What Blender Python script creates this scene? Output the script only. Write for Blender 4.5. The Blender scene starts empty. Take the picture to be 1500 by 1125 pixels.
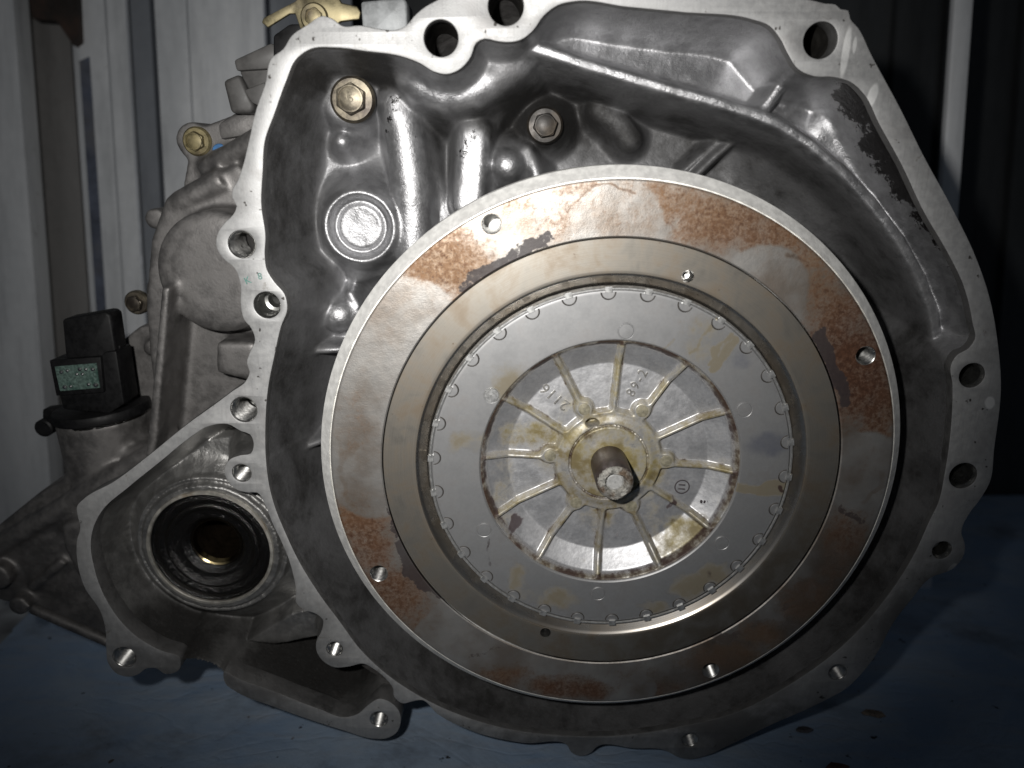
import bpy, bmesh, math, random
import numpy as np
from mathutils import Vector, Matrix, Euler

random.seed(4); rng = np.random.default_rng(4)
S = bpy.context.scene
COL = S.collection
PI = math.pi

# ------------------------------------------------------------------ camera / light set-up
F = 1097.5                       # focal length in photo pixels (photo is 1500 px wide)
TILT = math.radians(17.01)       # angle between optical axis and the flywheel axis
PITCH = math.radians(7.0)        # camera looks down by this much
LEAN = TILT - PITCH              # the gearbox leans forward by this much
DIST = 0.37378
C = np.array([(894.8 - 750) / F * DIST, (686.9 - 562.5) / F * DIST, DIST])
ca, sa = math.cos(TILT), math.sin(TILT)
CAM_L = np.array([-C[0], C[1] * sa - C[2] * ca, C[1] * ca + C[2] * sa])   # camera in gearbox frame
GZ = 0.1843                      # height of the flywheel centre above the sheet
cl, sl = math.cos(LEAN), math.sin(LEAN)

def to_world(p):                 # gearbox frame -> world
    x, y, z = p
    return np.array([x, y * cl - z * sl, y * sl + z * cl + GZ])

CAM_W = to_world(CAM_L)

def ray(px, py):                 # pixel direction, gearbox frame
    dx, dy = (px - 750) / F, (py - 562.5) / F
    return np.array([dx, ca - dy * sa, -dy * ca - sa])

def P(px, py, d=0.010):          # pixel -> point of the plane at depth d of the gearbox frame
    r = ray(px, py)
    t = (d - CAM_L[1]) / r[1]
    return CAM_L + r * t

def XZ(px, py, d=0.010):
    p = P(px, py, d)
    return p[0], p[2]

def W(px, py, y=None, z=None):   # pixel -> world point on plane Y = y or Z = z
    r = to_world(ray(px, py)) - np.array([0, 0, GZ])
    t = (y - CAM_W[1]) / r[1] if y is not None else (z - CAM_W[2]) / r[2]
    return CAM_W + r * t

cam_d = bpy.data.cameras.new('camera')
cam_d.sensor_width = 36; cam_d.lens = F / 1500 * 36
cam_d.clip_start = 0.01; cam_d.clip_end = 50
cam = bpy.data.objects.new('camera', cam_d); COL.objects.link(cam)
cam.location = CAM_W; cam.rotation_euler = (PI / 2 - PITCH, 0, 0)
S.camera = cam
cam_d.dof.use_dof = True; cam_d.dof.focus_distance = 0.385; cam_d.dof.aperture_fstop = 6.0

world = bpy.data.worlds.new('World'); S.world = world; world.use_nodes = True
bgn = world.node_tree.nodes['Background']
bgn.inputs[0].default_value = (0.75, 0.85, 1.0, 1); bgn.inputs[1].default_value = 0.028

# the camera's own flash, up and to the left of the lens
ld = bpy.data.lights.new('flash', 'SPOT')
ld.energy = 8.9; ld.shadow_soft_size = 0.006; ld.spot_size = math.radians(92); ld.spot_blend = 1.0
ld.color = (1.0, 0.98, 0.95)
flash = bpy.data.objects.new('flash', ld); COL.objects.link(flash)
fl = CAM_L + np.array([-0.050, -0.004, 0.036])
flash.location = to_world(fl)
aim = to_world(P(600, 270, 0.01))
flash.rotation_euler = (Vector(aim) - Vector(flash.location)).to_track_quat('-Z', 'Y').to_euler()

S.view_settings.view_transform = 'Standard'
S.view_settings.look = 'None'
S.view_settings.exposure = 0.0
S.view_settings.gamma = 1.0

# ------------------------------------------------------------------ material helpers
class NT:
    def __init__(s, name):
        s.m = bpy.data.materials.new(name); s.m.use_nodes = True
        s.t = s.m.node_tree; s.b = s.t.nodes['Principled BSDF']
        s.co = s.t.nodes.new('ShaderNodeTexCoord').outputs['Object']
    def link(s, a, b): s.t.links.new(a, b)
    def put(s, v, inp):
        if isinstance(v, bpy.types.NodeSocket): s.link(v, inp)
        elif isinstance(v, (tuple, list)): inp.default_value = (*v, 1) if len(v) == 3 and inp.type == 'RGBA' else v
        else: inp.default_value = v
    def noise(s, scale, detail=4, rough=.6, co=None, dist=0.0):
        n = s.t.nodes.new('ShaderNodeTexNoise')
        n.inputs['Scale'].default_value = scale; n.inputs['Detail'].default_value = detail
        n.inputs['Roughness'].default_value = rough; n.inputs['Distortion'].default_value = dist
        s.link(co or s.co, n.inputs['Vector']); return n.outputs['Fac']
    def scaled(s, v):
        m = s.t.nodes.new('ShaderNodeMapping'); m.inputs['Scale'].default_value = v
        s.link(s.co, m.inputs['Vector']); return m.outputs[0]
    def ramp(s, x, lo, hi, a=0.0, b=1.0):
        n = s.t.nodes.new('ShaderNodeMapRange'); n.interpolation_type = 'SMOOTHSTEP'
        s.put(x, n.inputs[0]); n.inputs[1].default_value = lo; n.inputs[2].default_value = hi
        n.inputs[3].default_value = a; n.inputs[4].default_value = b
        return n.outputs[0]
    def math(s, op, a, b=0.0):
        n = s.t.nodes.new('ShaderNodeMath'); n.operation = op
        s.put(a, n.inputs[0]); s.put(b, n.inputs[1]); return n.outputs[0]
    def mix(s, f, a, b):
        n = s.t.nodes.new('ShaderNodeMix'); n.data_type = 'RGBA'
        s.put(f, n.inputs[0]); s.put(a, n.inputs[6]); s.put(b, n.inputs[7]); return n.outputs[2]
    def attr(s, name):
        a = s.t.nodes.new('ShaderNodeAttribute'); a.attribute_name = name
        p = s.t.nodes.new('ShaderNodeSeparateColor'); s.link(a.outputs['Color'], p.inputs[0])
        return [p.outputs[0], p.outputs[1], p.outputs[2], a.outputs['Alpha']]
    def spot(s, x, z, rx, rz, rot=0.0, soft=.5):
        m = s.t.nodes.new('ShaderNodeMapping'); m.vector_type = 'TEXTURE'
        m.inputs['Location'].default_value = (x, 0, z); m.inputs['Rotation'].default_value = (0, -rot, 0)
        m.inputs['Scale'].default_value = (rx, 1000, rz)
        s.link(s.co, m.inputs['Vector'])
        l = s.t.nodes.new('ShaderNodeVectorMath'); l.operation = 'LENGTH'
        s.link(m.outputs[0], l.inputs[0])
        return s.ramp(l.outputs['Value'], 1.0, 1.0 - soft)
    def bump(s, h, strength=.3, dist=.0005, prev=None):
        n = s.t.nodes.new('ShaderNodeBump'); n.inputs['Strength'].default_value = strength
        n.inputs['Distance'].default_value = dist; s.link(h, n.inputs['Height'])
        if prev: s.link(prev, n.inputs['Normal'])
        return n.outputs[0]
    def out(s, color=None, rough=None, metal=None, normal=None, spec=None):
        for v, k in ((color, 'Base Color'), (rough, 'Roughness'), (metal, 'Metallic'), (normal, 'Normal'), (spec, 'Specular IOR Level')):
            if v is not None: s.put(v, s.b.inputs[k])
        return s.m

def mat_simple(name, col, rough=.5, metal=0.0, var=.35, scale=120, bump=.15, dirt=None, dirt_amt=.5, spec=None):
    n = NT(name)
    a = n.noise(scale, 6, .65); b = n.noise(scale * .22, 4, .6)
    c = n.mix(n.ramp(a, .3, .7), tuple(x * (1 - var) for x in col), tuple(min(1, x * (1 + var * .6)) for x in col))
    if dirt: c = n.mix(n.ramp(b, 1 - dirt_amt - .12, 1 - dirt_amt + .14), c, dirt)
    r = n.ramp(a, .3, .7, rough * .85, min(1, rough * 1.2))
    return n.out(c, r, metal, n.bump(a, bump, .0006), spec)

def mat_cast(name, col=(.42, .42, .43), rough=.42, grain=.55, grime_shade=(.013, .012, .011), metal=.85, base_grime=.0, attr=True):
    n = NT(name)
    big = n.noise(22, 5, .6, dist=.6); mid = n.noise(110, 6, .7); fine = n.noise(900, 3, .6)
    c = n.mix(n.ramp(mid, .3, .72), tuple(x * .72 for x in col), tuple(x * 1.12 for x in col))
    m = n.math('ADD', n.math('MULTIPLY', n.math('SUBTRACT', big, .5), .75), n.math('MULTIPLY', n.math('SUBTRACT', mid, .5), .7))
    if attr:
        A = n.attr('mask')
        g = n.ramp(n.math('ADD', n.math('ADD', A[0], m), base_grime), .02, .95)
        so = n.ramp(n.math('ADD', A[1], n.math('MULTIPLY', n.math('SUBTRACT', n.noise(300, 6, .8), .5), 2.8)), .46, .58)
    else:
        g = n.ramp(n.math('ADD', m, base_grime), .02, .95); so = None
    c = n.mix(n.math('MULTIPLY', g, .97), c, grime_shade)
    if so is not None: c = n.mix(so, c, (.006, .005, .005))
    r = n.ramp(n.math('ADD', mid, n.math('MULTIPLY', g, .5)), .3, 1.1, rough * .8, rough * 1.35)
    if so is not None: r = n.math('SUBTRACT', r, n.math('MULTIPLY', so, .25))
    me = n.ramp(g, 0, 1, metal, .25)
    if so is not None: me = n.math('MULTIPLY', me, n.ramp(so, 1, 0))
    c = n.mix(n.math('MULTIPLY', n.ramp(n.noise(650, 3, .7), .55, .75), .25), c, tuple(x * .35 for x in col))
    nb = n.bump(mid, .20, .0010); nb = n.bump(n.noise(520, 4, .75), grain, .0006, nb)
    return n.out(c, r, me, nb)

# ------------------------------------------------------------------ mesh helpers
def obj(name, verts, faces, mat, parent=None, smooth=35, attr=None, loc=None, rot=None):
    me = bpy.data.meshes.new(name)
    me.from_pydata([tuple(map(float, v)) for v in verts], [], [tuple(map(int, f)) for f in faces])
    return link(name, me, mat, parent, smooth, attr, loc, rot)

def link(name, me, mat, parent=None, smooth=35, attr=None, loc=None, rot=None):
    if attr is not None:
        at = me.attributes.new('mask', 'FLOAT_COLOR', 'POINT')
        at.data.foreach_set('color', np.ascontiguousarray(attr, dtype=np.float32).ravel())
    if mat is not None and not me.materials: me.materials.append(mat)
    if smooth and len(me.polygons):
        me.polygons.foreach_set('use_smooth', [True] * len(me.polygons))
        me.set_sharp_from_angle(angle=math.radians(smooth))
    o = bpy.data.objects.new(name, me); COL.objects.link(o)
    if parent: o.parent = parent
    if loc is not None: o.location = loc
    if rot is not None: o.rotation_euler = rot
    return o

def grid_mesh(V, keep, flip=False):
    """V: (ny,nx,3); keep: (ny,nx) bool -> verts, quads, index map"""
    ny, nx = keep.shape
    q = keep[:-1, :-1] & keep[1:, :-1] & keep[1:, 1:] & keep[:-1, 1:]
    idx = np.arange(ny * nx).reshape(ny, nx)
    f = np.stack([idx[:-1, :-1][q], idx[:-1, 1:][q], idx[1:, 1:][q], idx[1:, :-1][q]], 1)
    used = np.unique(f); mp = -np.ones(ny * nx, int); mp[used] = np.arange(len(used))
    f = mp[f]
    if flip: f = f[:, ::-1]
    return V.reshape(-1, 3)[used], f, used

def fast_obj(name, v, f, mat, parent=None, smooth=35, attr=None):
    me = bpy.data.meshes.new(name)
    v = np.asarray(v, np.float32); f = np.asarray(f, np.int32)
    me.vertices.add(len(v)); me.vertices.foreach_set('co', v.ravel())
    k = f.shape[1]
    me.loops.add(f.size); me.loops.foreach_set('vertex_index', f.ravel())
    me.polygons.add(len(f)); me.polygons.foreach_set('loop_start', np.arange(len(f), dtype=np.int32) * k)
    me.update(calc_edges=True); me.validate()
    return link(name, me, mat, parent, smooth, attr)

def punch(v, f, cx, cz, r, used=None):
    """cut a round hole into a dense sheet: drop faces inside, pull the boundary onto the circle"""
    d = np.hypot(v[:, 0] - cx, v[:, 2] - cz)
    ins = d < r
    bad = ins[f].all(1)
    rim = np.unique(f[(ins[f].any(1)) & ~bad])
    rim = rim[ins[rim]]
    f = f[~bad]
    if len(rim):
        dd = np.maximum(d[rim], 1e-6)
        v[rim, 0] = cx + (v[rim, 0] - cx) / dd * r
        v[rim, 2] = cz + (v[rim, 2] - cz) / dd * r
    return v, f

def lathe_vf(prof, seg=64, cx=0, cz=0, close=False):
    """profile (r, depth) turned about the gearbox Y axis"""
    n = len(prof); vs = []; fs = []
    for i in range(seg):
        a = 2 * PI * i / seg
        for r, y in prof: vs.append((cx + r * math.cos(a), y, cz + r * math.sin(a)))
    for i in range(seg):
        j = (i + 1) % seg
        for k in range(n - 1):
            fs.append((i * n + k, i * n + k + 1, j * n + k + 1, j * n + k))
    return vs, fs

def lathe(name, prof, mat, parent, seg=64, cx=0, cz=0, smooth=30):
    v, f = lathe_vf(prof, seg, cx, cz)
    return obj(name, v, f, mat, parent, smooth)

def catmull(pts, step=.0016, closed=True):
    pts = np.asarray(pts, float); n = len(pts); out = []
    rngi = range(n) if closed else range(n - 1)
    for i in rngi:
        if closed: p0, p1, p2, p3 = pts[(i - 1) % n], pts[i], pts[(i + 1) % n], pts[(i + 2) % n]
        else: p0, p1, p2, p3 = pts[max(i - 1, 0)], pts[i], pts[i + 1], pts[min(i + 2, n - 1)]
        d1 = max(np.linalg.norm(p2 - p1), 1e-6); d0 = max(np.linalg.norm(p1 - p0), 1e-6); d2 = max(np.linalg.norm(p3 - p2), 1e-6)
        m1 = ((p2 - p1) / d1 - (p2 - p0) / (d0 + d1) + (p1 - p0) / d0) * d1 if d0 > 1e-6 else p2 - p1
        m2 = ((p3 - p2) / d2 - (p3 - p1) / (d1 + d2) + (p2 - p1) / d1) * d1 if d2 > 1e-6 else p2 - p1
        L1, L2 = np.linalg.norm(m1), np.linalg.norm(m2)
        if L1 > 1.5 * d1: m1 *= 1.5 * d1 / L1
        if L2 > 1.5 * d1: m2 *= 1.5 * d1 / L2
        k = max(1, int(d1 / step))
        for t in np.arange(k) / k:
            h = (2 * t**3 - 3 * t**2 + 1, t**3 - 2 * t**2 + t, -2 * t**3 + 3 * t**2, t**3 - t**2)
            out.append(h[0] * p1 + h[1] * m1 + h[2] * p2 + h[3] * m2)
    if not closed: out.append(pts[-1])
    return np.array(out)

def trace(pix, d, step=.0016, closed=True):
    return catmull([XZ(x, y, d) for x, y in pix], step, closed)

def circle(cx, cz, r, n=40):
    a = np.arange(n) * 2 * PI / n
    return np.stack([cx + r * np.cos(a), cz + r * np.sin(a)], 1)

def plate_mesh(name, outlines, y_front, thick, bev, ):
    """flat plate with holes: filled 2D curve, extruded and bevelled; front face at y_front"""
    cu = bpy.data.curves.new(name, 'CURVE'); cu.dimensions = '2D'; cu.fill_mode = 'BOTH'
    cu.extrude = thick / 2 - bev; cu.bevel_depth = bev; cu.bevel_resolution = 1; cu.offset = -bev
    for o in outlines:
        sp = cu.splines.new('POLY'); sp.points.add(len(o) - 1); sp.use_cyclic_u = True
        sp.points.foreach_set('co', np.concatenate([o, np.zeros((len(o), 1)), np.ones((len(o), 1))], 1).ravel())
    ob = bpy.data.objects.new(name, cu); COL.objects.link(ob)
    dg = bpy.context.evaluated_depsgraph_get()
    me = bpy.data.meshes.new_from_object(ob.evaluated_get(dg))
    bpy.data.objects.remove(ob); bpy.data.curves.remove(cu)
    co = np.zeros(len(me.vertices) * 3, np.float32); me.vertices.foreach_get('co', co); co = co.reshape(-1, 3)
    co = np.stack([co[:, 0], y_front + thick / 2 - co[:, 2], co[:, 1]], 1)
    me.vertices.foreach_set('co', np.ascontiguousarray(co).ravel())
    bm = bmesh.new(); bm.from_mesh(me); bmesh.ops.remove_doubles(bm, verts=bm.verts, dist=1e-6)
    bmesh.ops.recalc_face_normals(bm, faces=bm.faces); bm.to_mesh(me); bm.free()
    me.name = name; me.materials.clear(); me.update()
    return me

def seg_dist(X, Z, poly, closed=False):
    poly = np.asarray(poly); d = np.full(X.shape, 1e9); n = len(poly)
    for i in range(n if closed else n - 1):
        a = poly[i]; b = poly[(i + 1) % n]; ab = b - a; L = ab @ ab + 1e-18
        t = np.clip(((X - a[0]) * ab[0] + (Z - a[1]) * ab[1]) / L, 0, 1)
        d = np.minimum(d, (X - a[0] - t * ab[0])**2 + (Z - a[1] - t * ab[1])**2)
    return np.sqrt(d)

def inside(X, Z, poly):
    poly = np.asarray(poly); c = np.zeros(X.shape, bool); n = len(poly)
    for i in range(n):
        x1, z1 = poly[i]; x2, z2 = poly[(i + 1) % n]
        if z1 == z2: continue
        cond = ((z1 > Z) != (z2 > Z)) & (X < (x2 - x1) * (Z - z1) / (z2 - z1) + x1)
        c ^= cond
    return c

def sdist(X, Z, poly):
    d = seg_dist(X, Z, poly, True)
    return np.where(inside(X, Z, poly), d, -d)

def smin(a, b, k): 
    h = np.clip(.5 + .5 * (b - a) / k, 0, 1); return b * (1 - h) + a * h - k * h * (1 - h)
def smax(a, b, k): return -smin(-a, -b, k)
def sstep(x, a, b):
    t = np.clip((x - a) / (b - a), 0, 1); return t * t * (3 - 2 * t)
def blur(a, n=1):
    for _ in range(n):
        p = np.pad(a, 1, mode='edge')
        a = (p[:-2, 1:-1] + p[2:, 1:-1] + p[1:-1, :-2] + p[1:-1, 2:] + 2 * p[1:-1, 1:-1]) / 6
    return a
_G = rng.random((256, 256))
def vnoise(x, z):
    xi = np.floor(x).astype(int); zi = np.floor(z).astype(int); fx = x - xi; fz = z - zi
    fx = fx * fx * (3 - 2 * fx); fz = fz * fz * (3 - 2 * fz)
    g = lambda i, j: _G[i & 255, j & 255]
    return (g(xi, zi) * (1 - fx) + g(xi + 1, zi) * fx) * (1 - fz) + (g(xi, zi + 1) * (1 - fx) + g(xi + 1, zi + 1) * fx) * fz
def fbm(x, z, o=4):
    s = 0; a = .5
    for i in range(o): s = s + a * vnoise(x * 2**i + 17.3 * i, z * 2**i + 5.1 * i); a *= .5
    return s

def prism_vf(poly, y0, y1):
    n = len(poly)
    v = [(p[0], y0, p[1]) for p in poly] + [(p[0], y1, p[1]) for p in poly]
    f = [tuple(range(n)), tuple(range(2 * n - 1, n - 1, -1))]
    f += [(i, i + n, (i + 1) % n + n, (i + 1) % n) for i in range(n)]
    return v, f

def cone_vf(a, b, ra, rb, seg=24):
    a = Vector(a); b = Vector(b); q = (b - a).to_track_quat('Z', 'Y'); v = []; f = []
    for i in range(seg):
        t = 2 * PI * i / seg; u = Vector((math.cos(t), math.sin(t), 0))
        v.append(a + q @ (u * ra)); v.append(b + q @ (u * rb))
    for i in range(seg):
        j = (i + 1) % seg; f.append((2 * i, 2 * j, 2 * j + 1, 2 * i + 1))
    f.append(tuple(2 * i for i in range(seg))[::-1]); f.append(tuple(2 * i + 1 for i in range(seg)))
    return [tuple(x) for x in v], f

def ball_vf(c, r, ns=16, nr=10):
    v = []; f = []
    for i in range(nr + 1):
        p = PI * i / nr
        for j in range(ns):
            t = 2 * PI * j / ns
            v.append((c[0] + r * math.sin(p) * math.cos(t), c[1] + r * math.sin(p) * math.sin(t), c[2] + r * math.cos(p)))
    for i in range(nr):
        for j in range(ns):
            k = (j + 1) % ns; f.append((i * ns + j, (i + 1) * ns + j, (i + 1) * ns + k, i * ns + k))
    return v, f

def join(parts):
    V = []; Fc = []
    for v, f in parts:
        o = len(V); V += list(v); Fc += [tuple(i + o for i in q) for q in f]
    return V, Fc

def bevel_obj(name, parts, mat, parent=None, bev=.0008, seg=2, smooth=40):
    V, Fc = join(parts)
    me = bpy.data.meshes.new(name); me.from_pydata([tuple(map(float, v)) for v in V], [], Fc)
    bm = bmesh.new(); bm.from_mesh(me); bmesh.ops.remove_doubles(bm, verts=bm.verts, dist=1e-6)
    bmesh.ops.recalc_face_normals(bm, faces=bm.faces)
    ed = [e for e in bm.edges if len(e.link_faces) == 2 and e.calc_face_angle(0) > .5]
    if bev: bmesh.ops.bevel(bm, geom=ed, offset=bev, segments=seg, affect='EDGES', profile=.5, clamp_overlap=True)
    bm.to_mesh(me); bm.free()
    return link(name, me, mat, parent, smooth)

def voxel_obj(name, parts, mat, parent, vox=.0013, it=6):
    V, Fc = join(parts)
    me = bpy.data.meshes.new(name); me.from_pydata([tuple(map(float, v)) for v in V], [], Fc)
    bm = bmesh.new(); bm.from_mesh(me); bmesh.ops.recalc_face_normals(bm, faces=bm.faces); bm.to_mesh(me); bm.free()
    o = bpy.data.objects.new(name, me); COL.objects.link(o)
    r = o.modifiers.new('r', 'REMESH'); r.mode = 'VOXEL'; r.voxel_size = vox
    s = o.modifiers.new('s', 'SMOOTH'); s.iterations = it; s.factor = .5
    dg = bpy.context.evaluated_depsgraph_get()
    m2 = bpy.data.meshes.new_from_object(o.evaluated_get(dg)); m2.name = name
    bpy.data.objects.remove(o); m2.materials.clear()
    return link(name, m2, mat, parent, 180)

def text_obj(name, body, size, x, z, ang, y, mat, parent, depth=.0002, space=1.0):
    cu = bpy.data.curves.new(name, 'FONT'); cu.body = body; cu.size = size; cu.extrude = depth
    cu.align_x = 'CENTER'; cu.align_y = 'CENTER'; cu.space_character = space; cu.resolution_u = 3
    ob = bpy.data.objects.new(name, cu); COL.objects.link(ob)
    dg = bpy.context.evaluated_depsgraph_get()
    me = bpy.data.meshes.new_from_object(ob.evaluated_get(dg)); me.name = name
    bpy.data.objects.remove(ob)
    me.materials.clear()
    M = Matrix.Translation((x, y, z)) @ Matrix.Rotation(-ang, 4, 'Y') @ Matrix.Rotation(PI / 2, 4, 'X')
    me.transform(M)
    return link(name, me, mat, parent, 0)

def tag(o, label=None, cat=None, group=None, kind=None):
    for k, v in (('label', label), ('category', cat), ('group', group), ('kind', kind)):
        if v: o[k] = v
    return o

# ------------------------------------------------------------------ materials
M_cast = mat_cast('cast_aluminium_oily', (.42, .42, .43), .47, base_grime=.22, metal=.85)
M_cast_d = mat_cast('cast_aluminium_side', (.235, .226, .22), .62, base_grime=.24, attr=False, grain=.22)
M_edge = mat_cast('cast_edge', (.34, .335, .33), .5, base_grime=.45, attr=False)
M_pocket = mat_cast('cast_aluminium_dark', (.34, .335, .325), .42, base_grime=.16, attr=True)

def mat_flange():
    n = NT('machined_flange')
    a = n.noise(300, 5, .7); b = n.noise(45, 5, .65, dist=.5); c3 = n.noise(1400, 2, .5)
    c = n.mix(n.ramp(a, .3, .7), (.335, .335, .335), (.41, .41, .405))
    c = n.mix(n.math('MULTIPLY', n.ramp(b, .50, .75), .6), c, (.29, .28, .275))
    stz = n.noise(900, 3, .6, co=n.scaled((1, 1, .06)))
    c = n.mix(n.math('MULTIPLY', n.ramp(stz, .5, .75), .4), c, (.26, .255, .25))
    gas = n.ramp(n.math('ADD', n.noise(70, 6, .75, dist=1.0), n.math('MULTIPLY', a, .12)), .70, .74)
    c = n.mix(n.math('MULTIPLY', gas, .5), c, (.17, .155, .135))
    pits = n.ramp(n.noise(260, 2, .5), .70, .76)
    c = n.mix(pits, c, (.06, .055, .05))
    sc = None
    for px, py, rx, rz, rot in ((1239, 76, 2.0, 12, -.05), (1252, 66, 1.0, 4, 0), (1278, 140, 2.5, 6, -.2), (1450, 590, 3, 4, .3), (1395, 832, 2, 4, -.6)):
        x, z = XZ(px, py); m = n.spot(x, z, rx / 1000, rz / 1000, rot, .35)
        sc = m if sc is None else n.math('MAXIMUM', sc, m)
    c = n.mix(n.math('MULTIPLY', sc, .75), c, (.74, .74, .73))
    fade = None                       # flash falloff towards the lower end, painted as a darker tone
    for px, py, rx, rz in ((330, 960, 90, 75), (1120, 1080, 170, 60), (1350, 900, 60, 60), (760, 1080, 110, 30)):
        x, z = XZ(px, py); m = n.spot(x, z, rx / 1000, rz / 1000, 0, .8)
        fade = m if fade is None else n.math('MAXIMUM', fade, m)
    fd = n.math('MULTIPLY', fade, n.ramp(b, .2, .6))
    c = n.mix(n.math('MULTIPLY', fd, .75), c, (.085, .082, .078))
    nb = n.bump(c3, .25, .0002); nb = n.bump(b, .08, .001, nb)
    return n.out(c, n.ramp(a, .3, .75, .50, .64), .5, nb)
M_flange = mat_flange()

def mat_ring():
    n = NT('rusty_steel_face')
    A = n.attr('mask')
    f1 = n.noise(420, 6, .75); f2 = n.noise(90, 5, .7); f3 = n.noise(1500, 2, .5); f4 = n.noise(30, 4, .6)
    c = n.mix(n.ramp(f2, .3, .7), (.40, .385, .365), (.52, .505, .48))
    c = n.mix(n.math('MULTIPLY', n.ramp(f4, .42, .7), .5), c, (.27, .24, .21))
    sp = n.math('ADD', n.math('MULTIPLY', n.math('SUBTRACT', f1, .5), 2.2), n.math('MULTIPLY', n.math('SUBTRACT', f2, .5), 1.3))
    rust = n.ramp(n.math('ADD', A[0], sp), .18, 1.15)
    rc = n.mix(n.ramp(f1, .38, .62), (.31, .185, .088), (.115, .052, .024))
    rc = n.mix(n.ramp(f2, .38, .66), rc, (.20, .108, .052))
    rc = n.mix(n.ramp(n.noise(1100, 4, .7), .54, .66), rc, (.06, .030, .018))
    c = n.mix(n.math('MULTIPLY', n.ramp(n.math('ADD', f4, n.math('MULTIPLY', f2, .6)), .62, 1.05), .5), c, (.20, .14, .095))
    hz = n.math('MULTIPLY', n.ramp(n.math('ADD', n.math('ADD', A[0], A[2]), n.math('MULTIPLY', n.math('SUBTRACT', f2, .5), .8)), .0, .85), .5)
    c = n.mix(hz, c, (.23, .15, .09))
    rc = n.mix(n.math('MULTIPLY', A[3], .85), rc, n.mix(n.ramp(f1, .35, .65), (.135, .052, .028), (.055, .020, .012)))
    c = n.mix(n.math('MULTIPLY', rust, .95), c, rc)
    dk = n.ramp(n.math('ADD', A[1], n.math('MULTIPLY', sp, .55)), .42, .6)
    c = n.mix(n.math('MULTIPLY', dk, .9), c, (.03, .024, .026))
    ln = n.ramp(n.math('ADD', A[2], n.math('MULTIPLY', sp, .2)), .4, .7)
    c = n.mix(n.math('MULTIPLY', ln, .5), c, (.10, .055, .035))
    me = n.math('MULTIPLY', n.ramp(rust, 0, 1, .80, .55), n.ramp(dk, 0, 1, 1, .3))
    fx, fz = XZ(1120, 940, 0); fm = n.math('MULTIPLY', n.spot(fx, fz, .125, .10, .6, .75), n.ramp(f4, .25, .6))  # brown film at lower right, also painting in the weaker flash there
    c = n.mix(n.math('MULTIPLY', fm, .6), c, (.12, .095, .075))
    r = n.ramp(rust, 0, 1, .44, .56)
    nb = n.bump(f1, .22, .0004); nb = n.bump(f3, .2, .0002, nb)
    return n.out(c, r, me, nb)
M_ring = mat_ring()

def mat_turned(name, col, tint, rough=.36, metal=.85, lines=True, tint_amt=.5):
    """turned steel: fine concentric tool marks about the flywheel axis"""
    n = NT(name)
    sx = n.t.nodes.new('ShaderNodeSeparateXYZ'); n.link(n.co, sx.inputs[0])
    rr = n.math('SQRT', n.math('ADD', n.math('MULTIPLY', sx.outputs[0], sx.outputs[0]), n.math('MULTIPLY', sx.outputs[2], sx.outputs[2])))
    cb = n.t.nodes.new('ShaderNodeCombineXYZ'); n.link(n.math('MULTIPLY', rr, 1.0), cb.inputs[0])
    ln = n.noise(2600, 2, .6, co=cb.outputs[0])
    a = n.noise(60, 5, .65, dist=.4); b = n.noise(500, 5, .7)
    c = n.mix(n.ramp(ln, .3, .7), tuple(x * .86 for x in col), tuple(x * 1.1 for x in col))
    c = n.mix(n.math('MULTIPLY', n.ramp(a, .38, .7), tint_amt), c, tint)
    c = n.mix(n.ramp(n.math('ADD', b, n.math('MULTIPLY', a, .25)), .80, .88), c, (.09, .045, .025))
    fx, fz = XZ(1080, 900, 0); fm = n.math('MULTIPLY', n.spot(fx, fz, .12, .095, .6, .8), n.ramp(a, .2, .6))  # same mix on turned steel: brown film plus painted light falloff
    c = n.mix(n.math('MULTIPLY', fm, .0 if 'bevel' in name else .62), c, (.11, .095, .075))
    nb = n.bump(ln, .12 if lines else .02, .0002); nb = n.bump(b, .01 if 'bevel' in name else .05, .0002, nb)
    return n.out(c, n.ramp(a, .3, .7, rough, rough * (1.1 if 'bevel' in name else 1.4)), metal, nb)
M_turned = mat_turned('turned_ring_steel', (.35, .325, .285), (.20, .145, .09), .38, .85, tint_amt=.62)
M_bevel = mat_turned('turned_bevel_steel', (.56, .53, .49), (.34, .27, .19), .26, .97, tint_amt=.5)
M_rim = mat_simple('scuffed_rim_steel', (.86, .85, .82), .5, .35, .15, 260, .3, (.55, .53, .50), .30)

def mat_plate():
    n = NT('blasted_plate_steel')
    A = n.attr('mask')
    a = n.noise(700, 4, .7); b = n.noise(70, 5, .65); c4 = n.noise(35, 4, .6)
    c = n.mix(n.ramp(a, .3, .7), (.385, .385, .387), (.42, .42, .42))
    c = n.mix(n.math('MULTIPLY', n.ramp(b, .48, .75), .4), c, (.30, .275, .26))
    st = n.ramp(n.math('ADD', A[0], n.math('MULTIPLY', n.math('SUBTRACT', b, .5), 1.3)), .35, .8)
    c = n.mix(n.math('MULTIPLY', st, .70), c, (.17, .13, .055))
    dk = n.ramp(n.math('ADD', A[1], n.math('MULTIPLY', n.math('SUBTRACT', b, .5), 1.2)), .45, .75)
    c = n.mix(n.math('MULTIPLY', dk, .85), c, (.045, .022, .022))
    bl = n.ramp(n.math('ADD', A[2], n.math('MULTIPLY', n.math('SUBTRACT', b, .5), .9)), .35, .9)
    c = n.mix(n.math('MULTIPLY', bl, .5), c, (.10, .12, .20))
    me = n.ramp(st, 0, 1, .72, .35)
    return n.out(c, n.ramp(b, .3, .7, .40, .46), me, n.bump(a, .012, .0002))
M_plate = mat_plate()
M_stake = mat_simple('stake_steel', (.54, .54, .53), .38, .8, .2, 500, .1)
M_bright = mat_simple('bright_steel', (.66, .66, .65), .24, 1.0, .15, 500, .05)
M_thread = mat_simple('thread_steel', (.46, .455, .44), .32, 1.0, .2, 600, .05)
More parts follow.
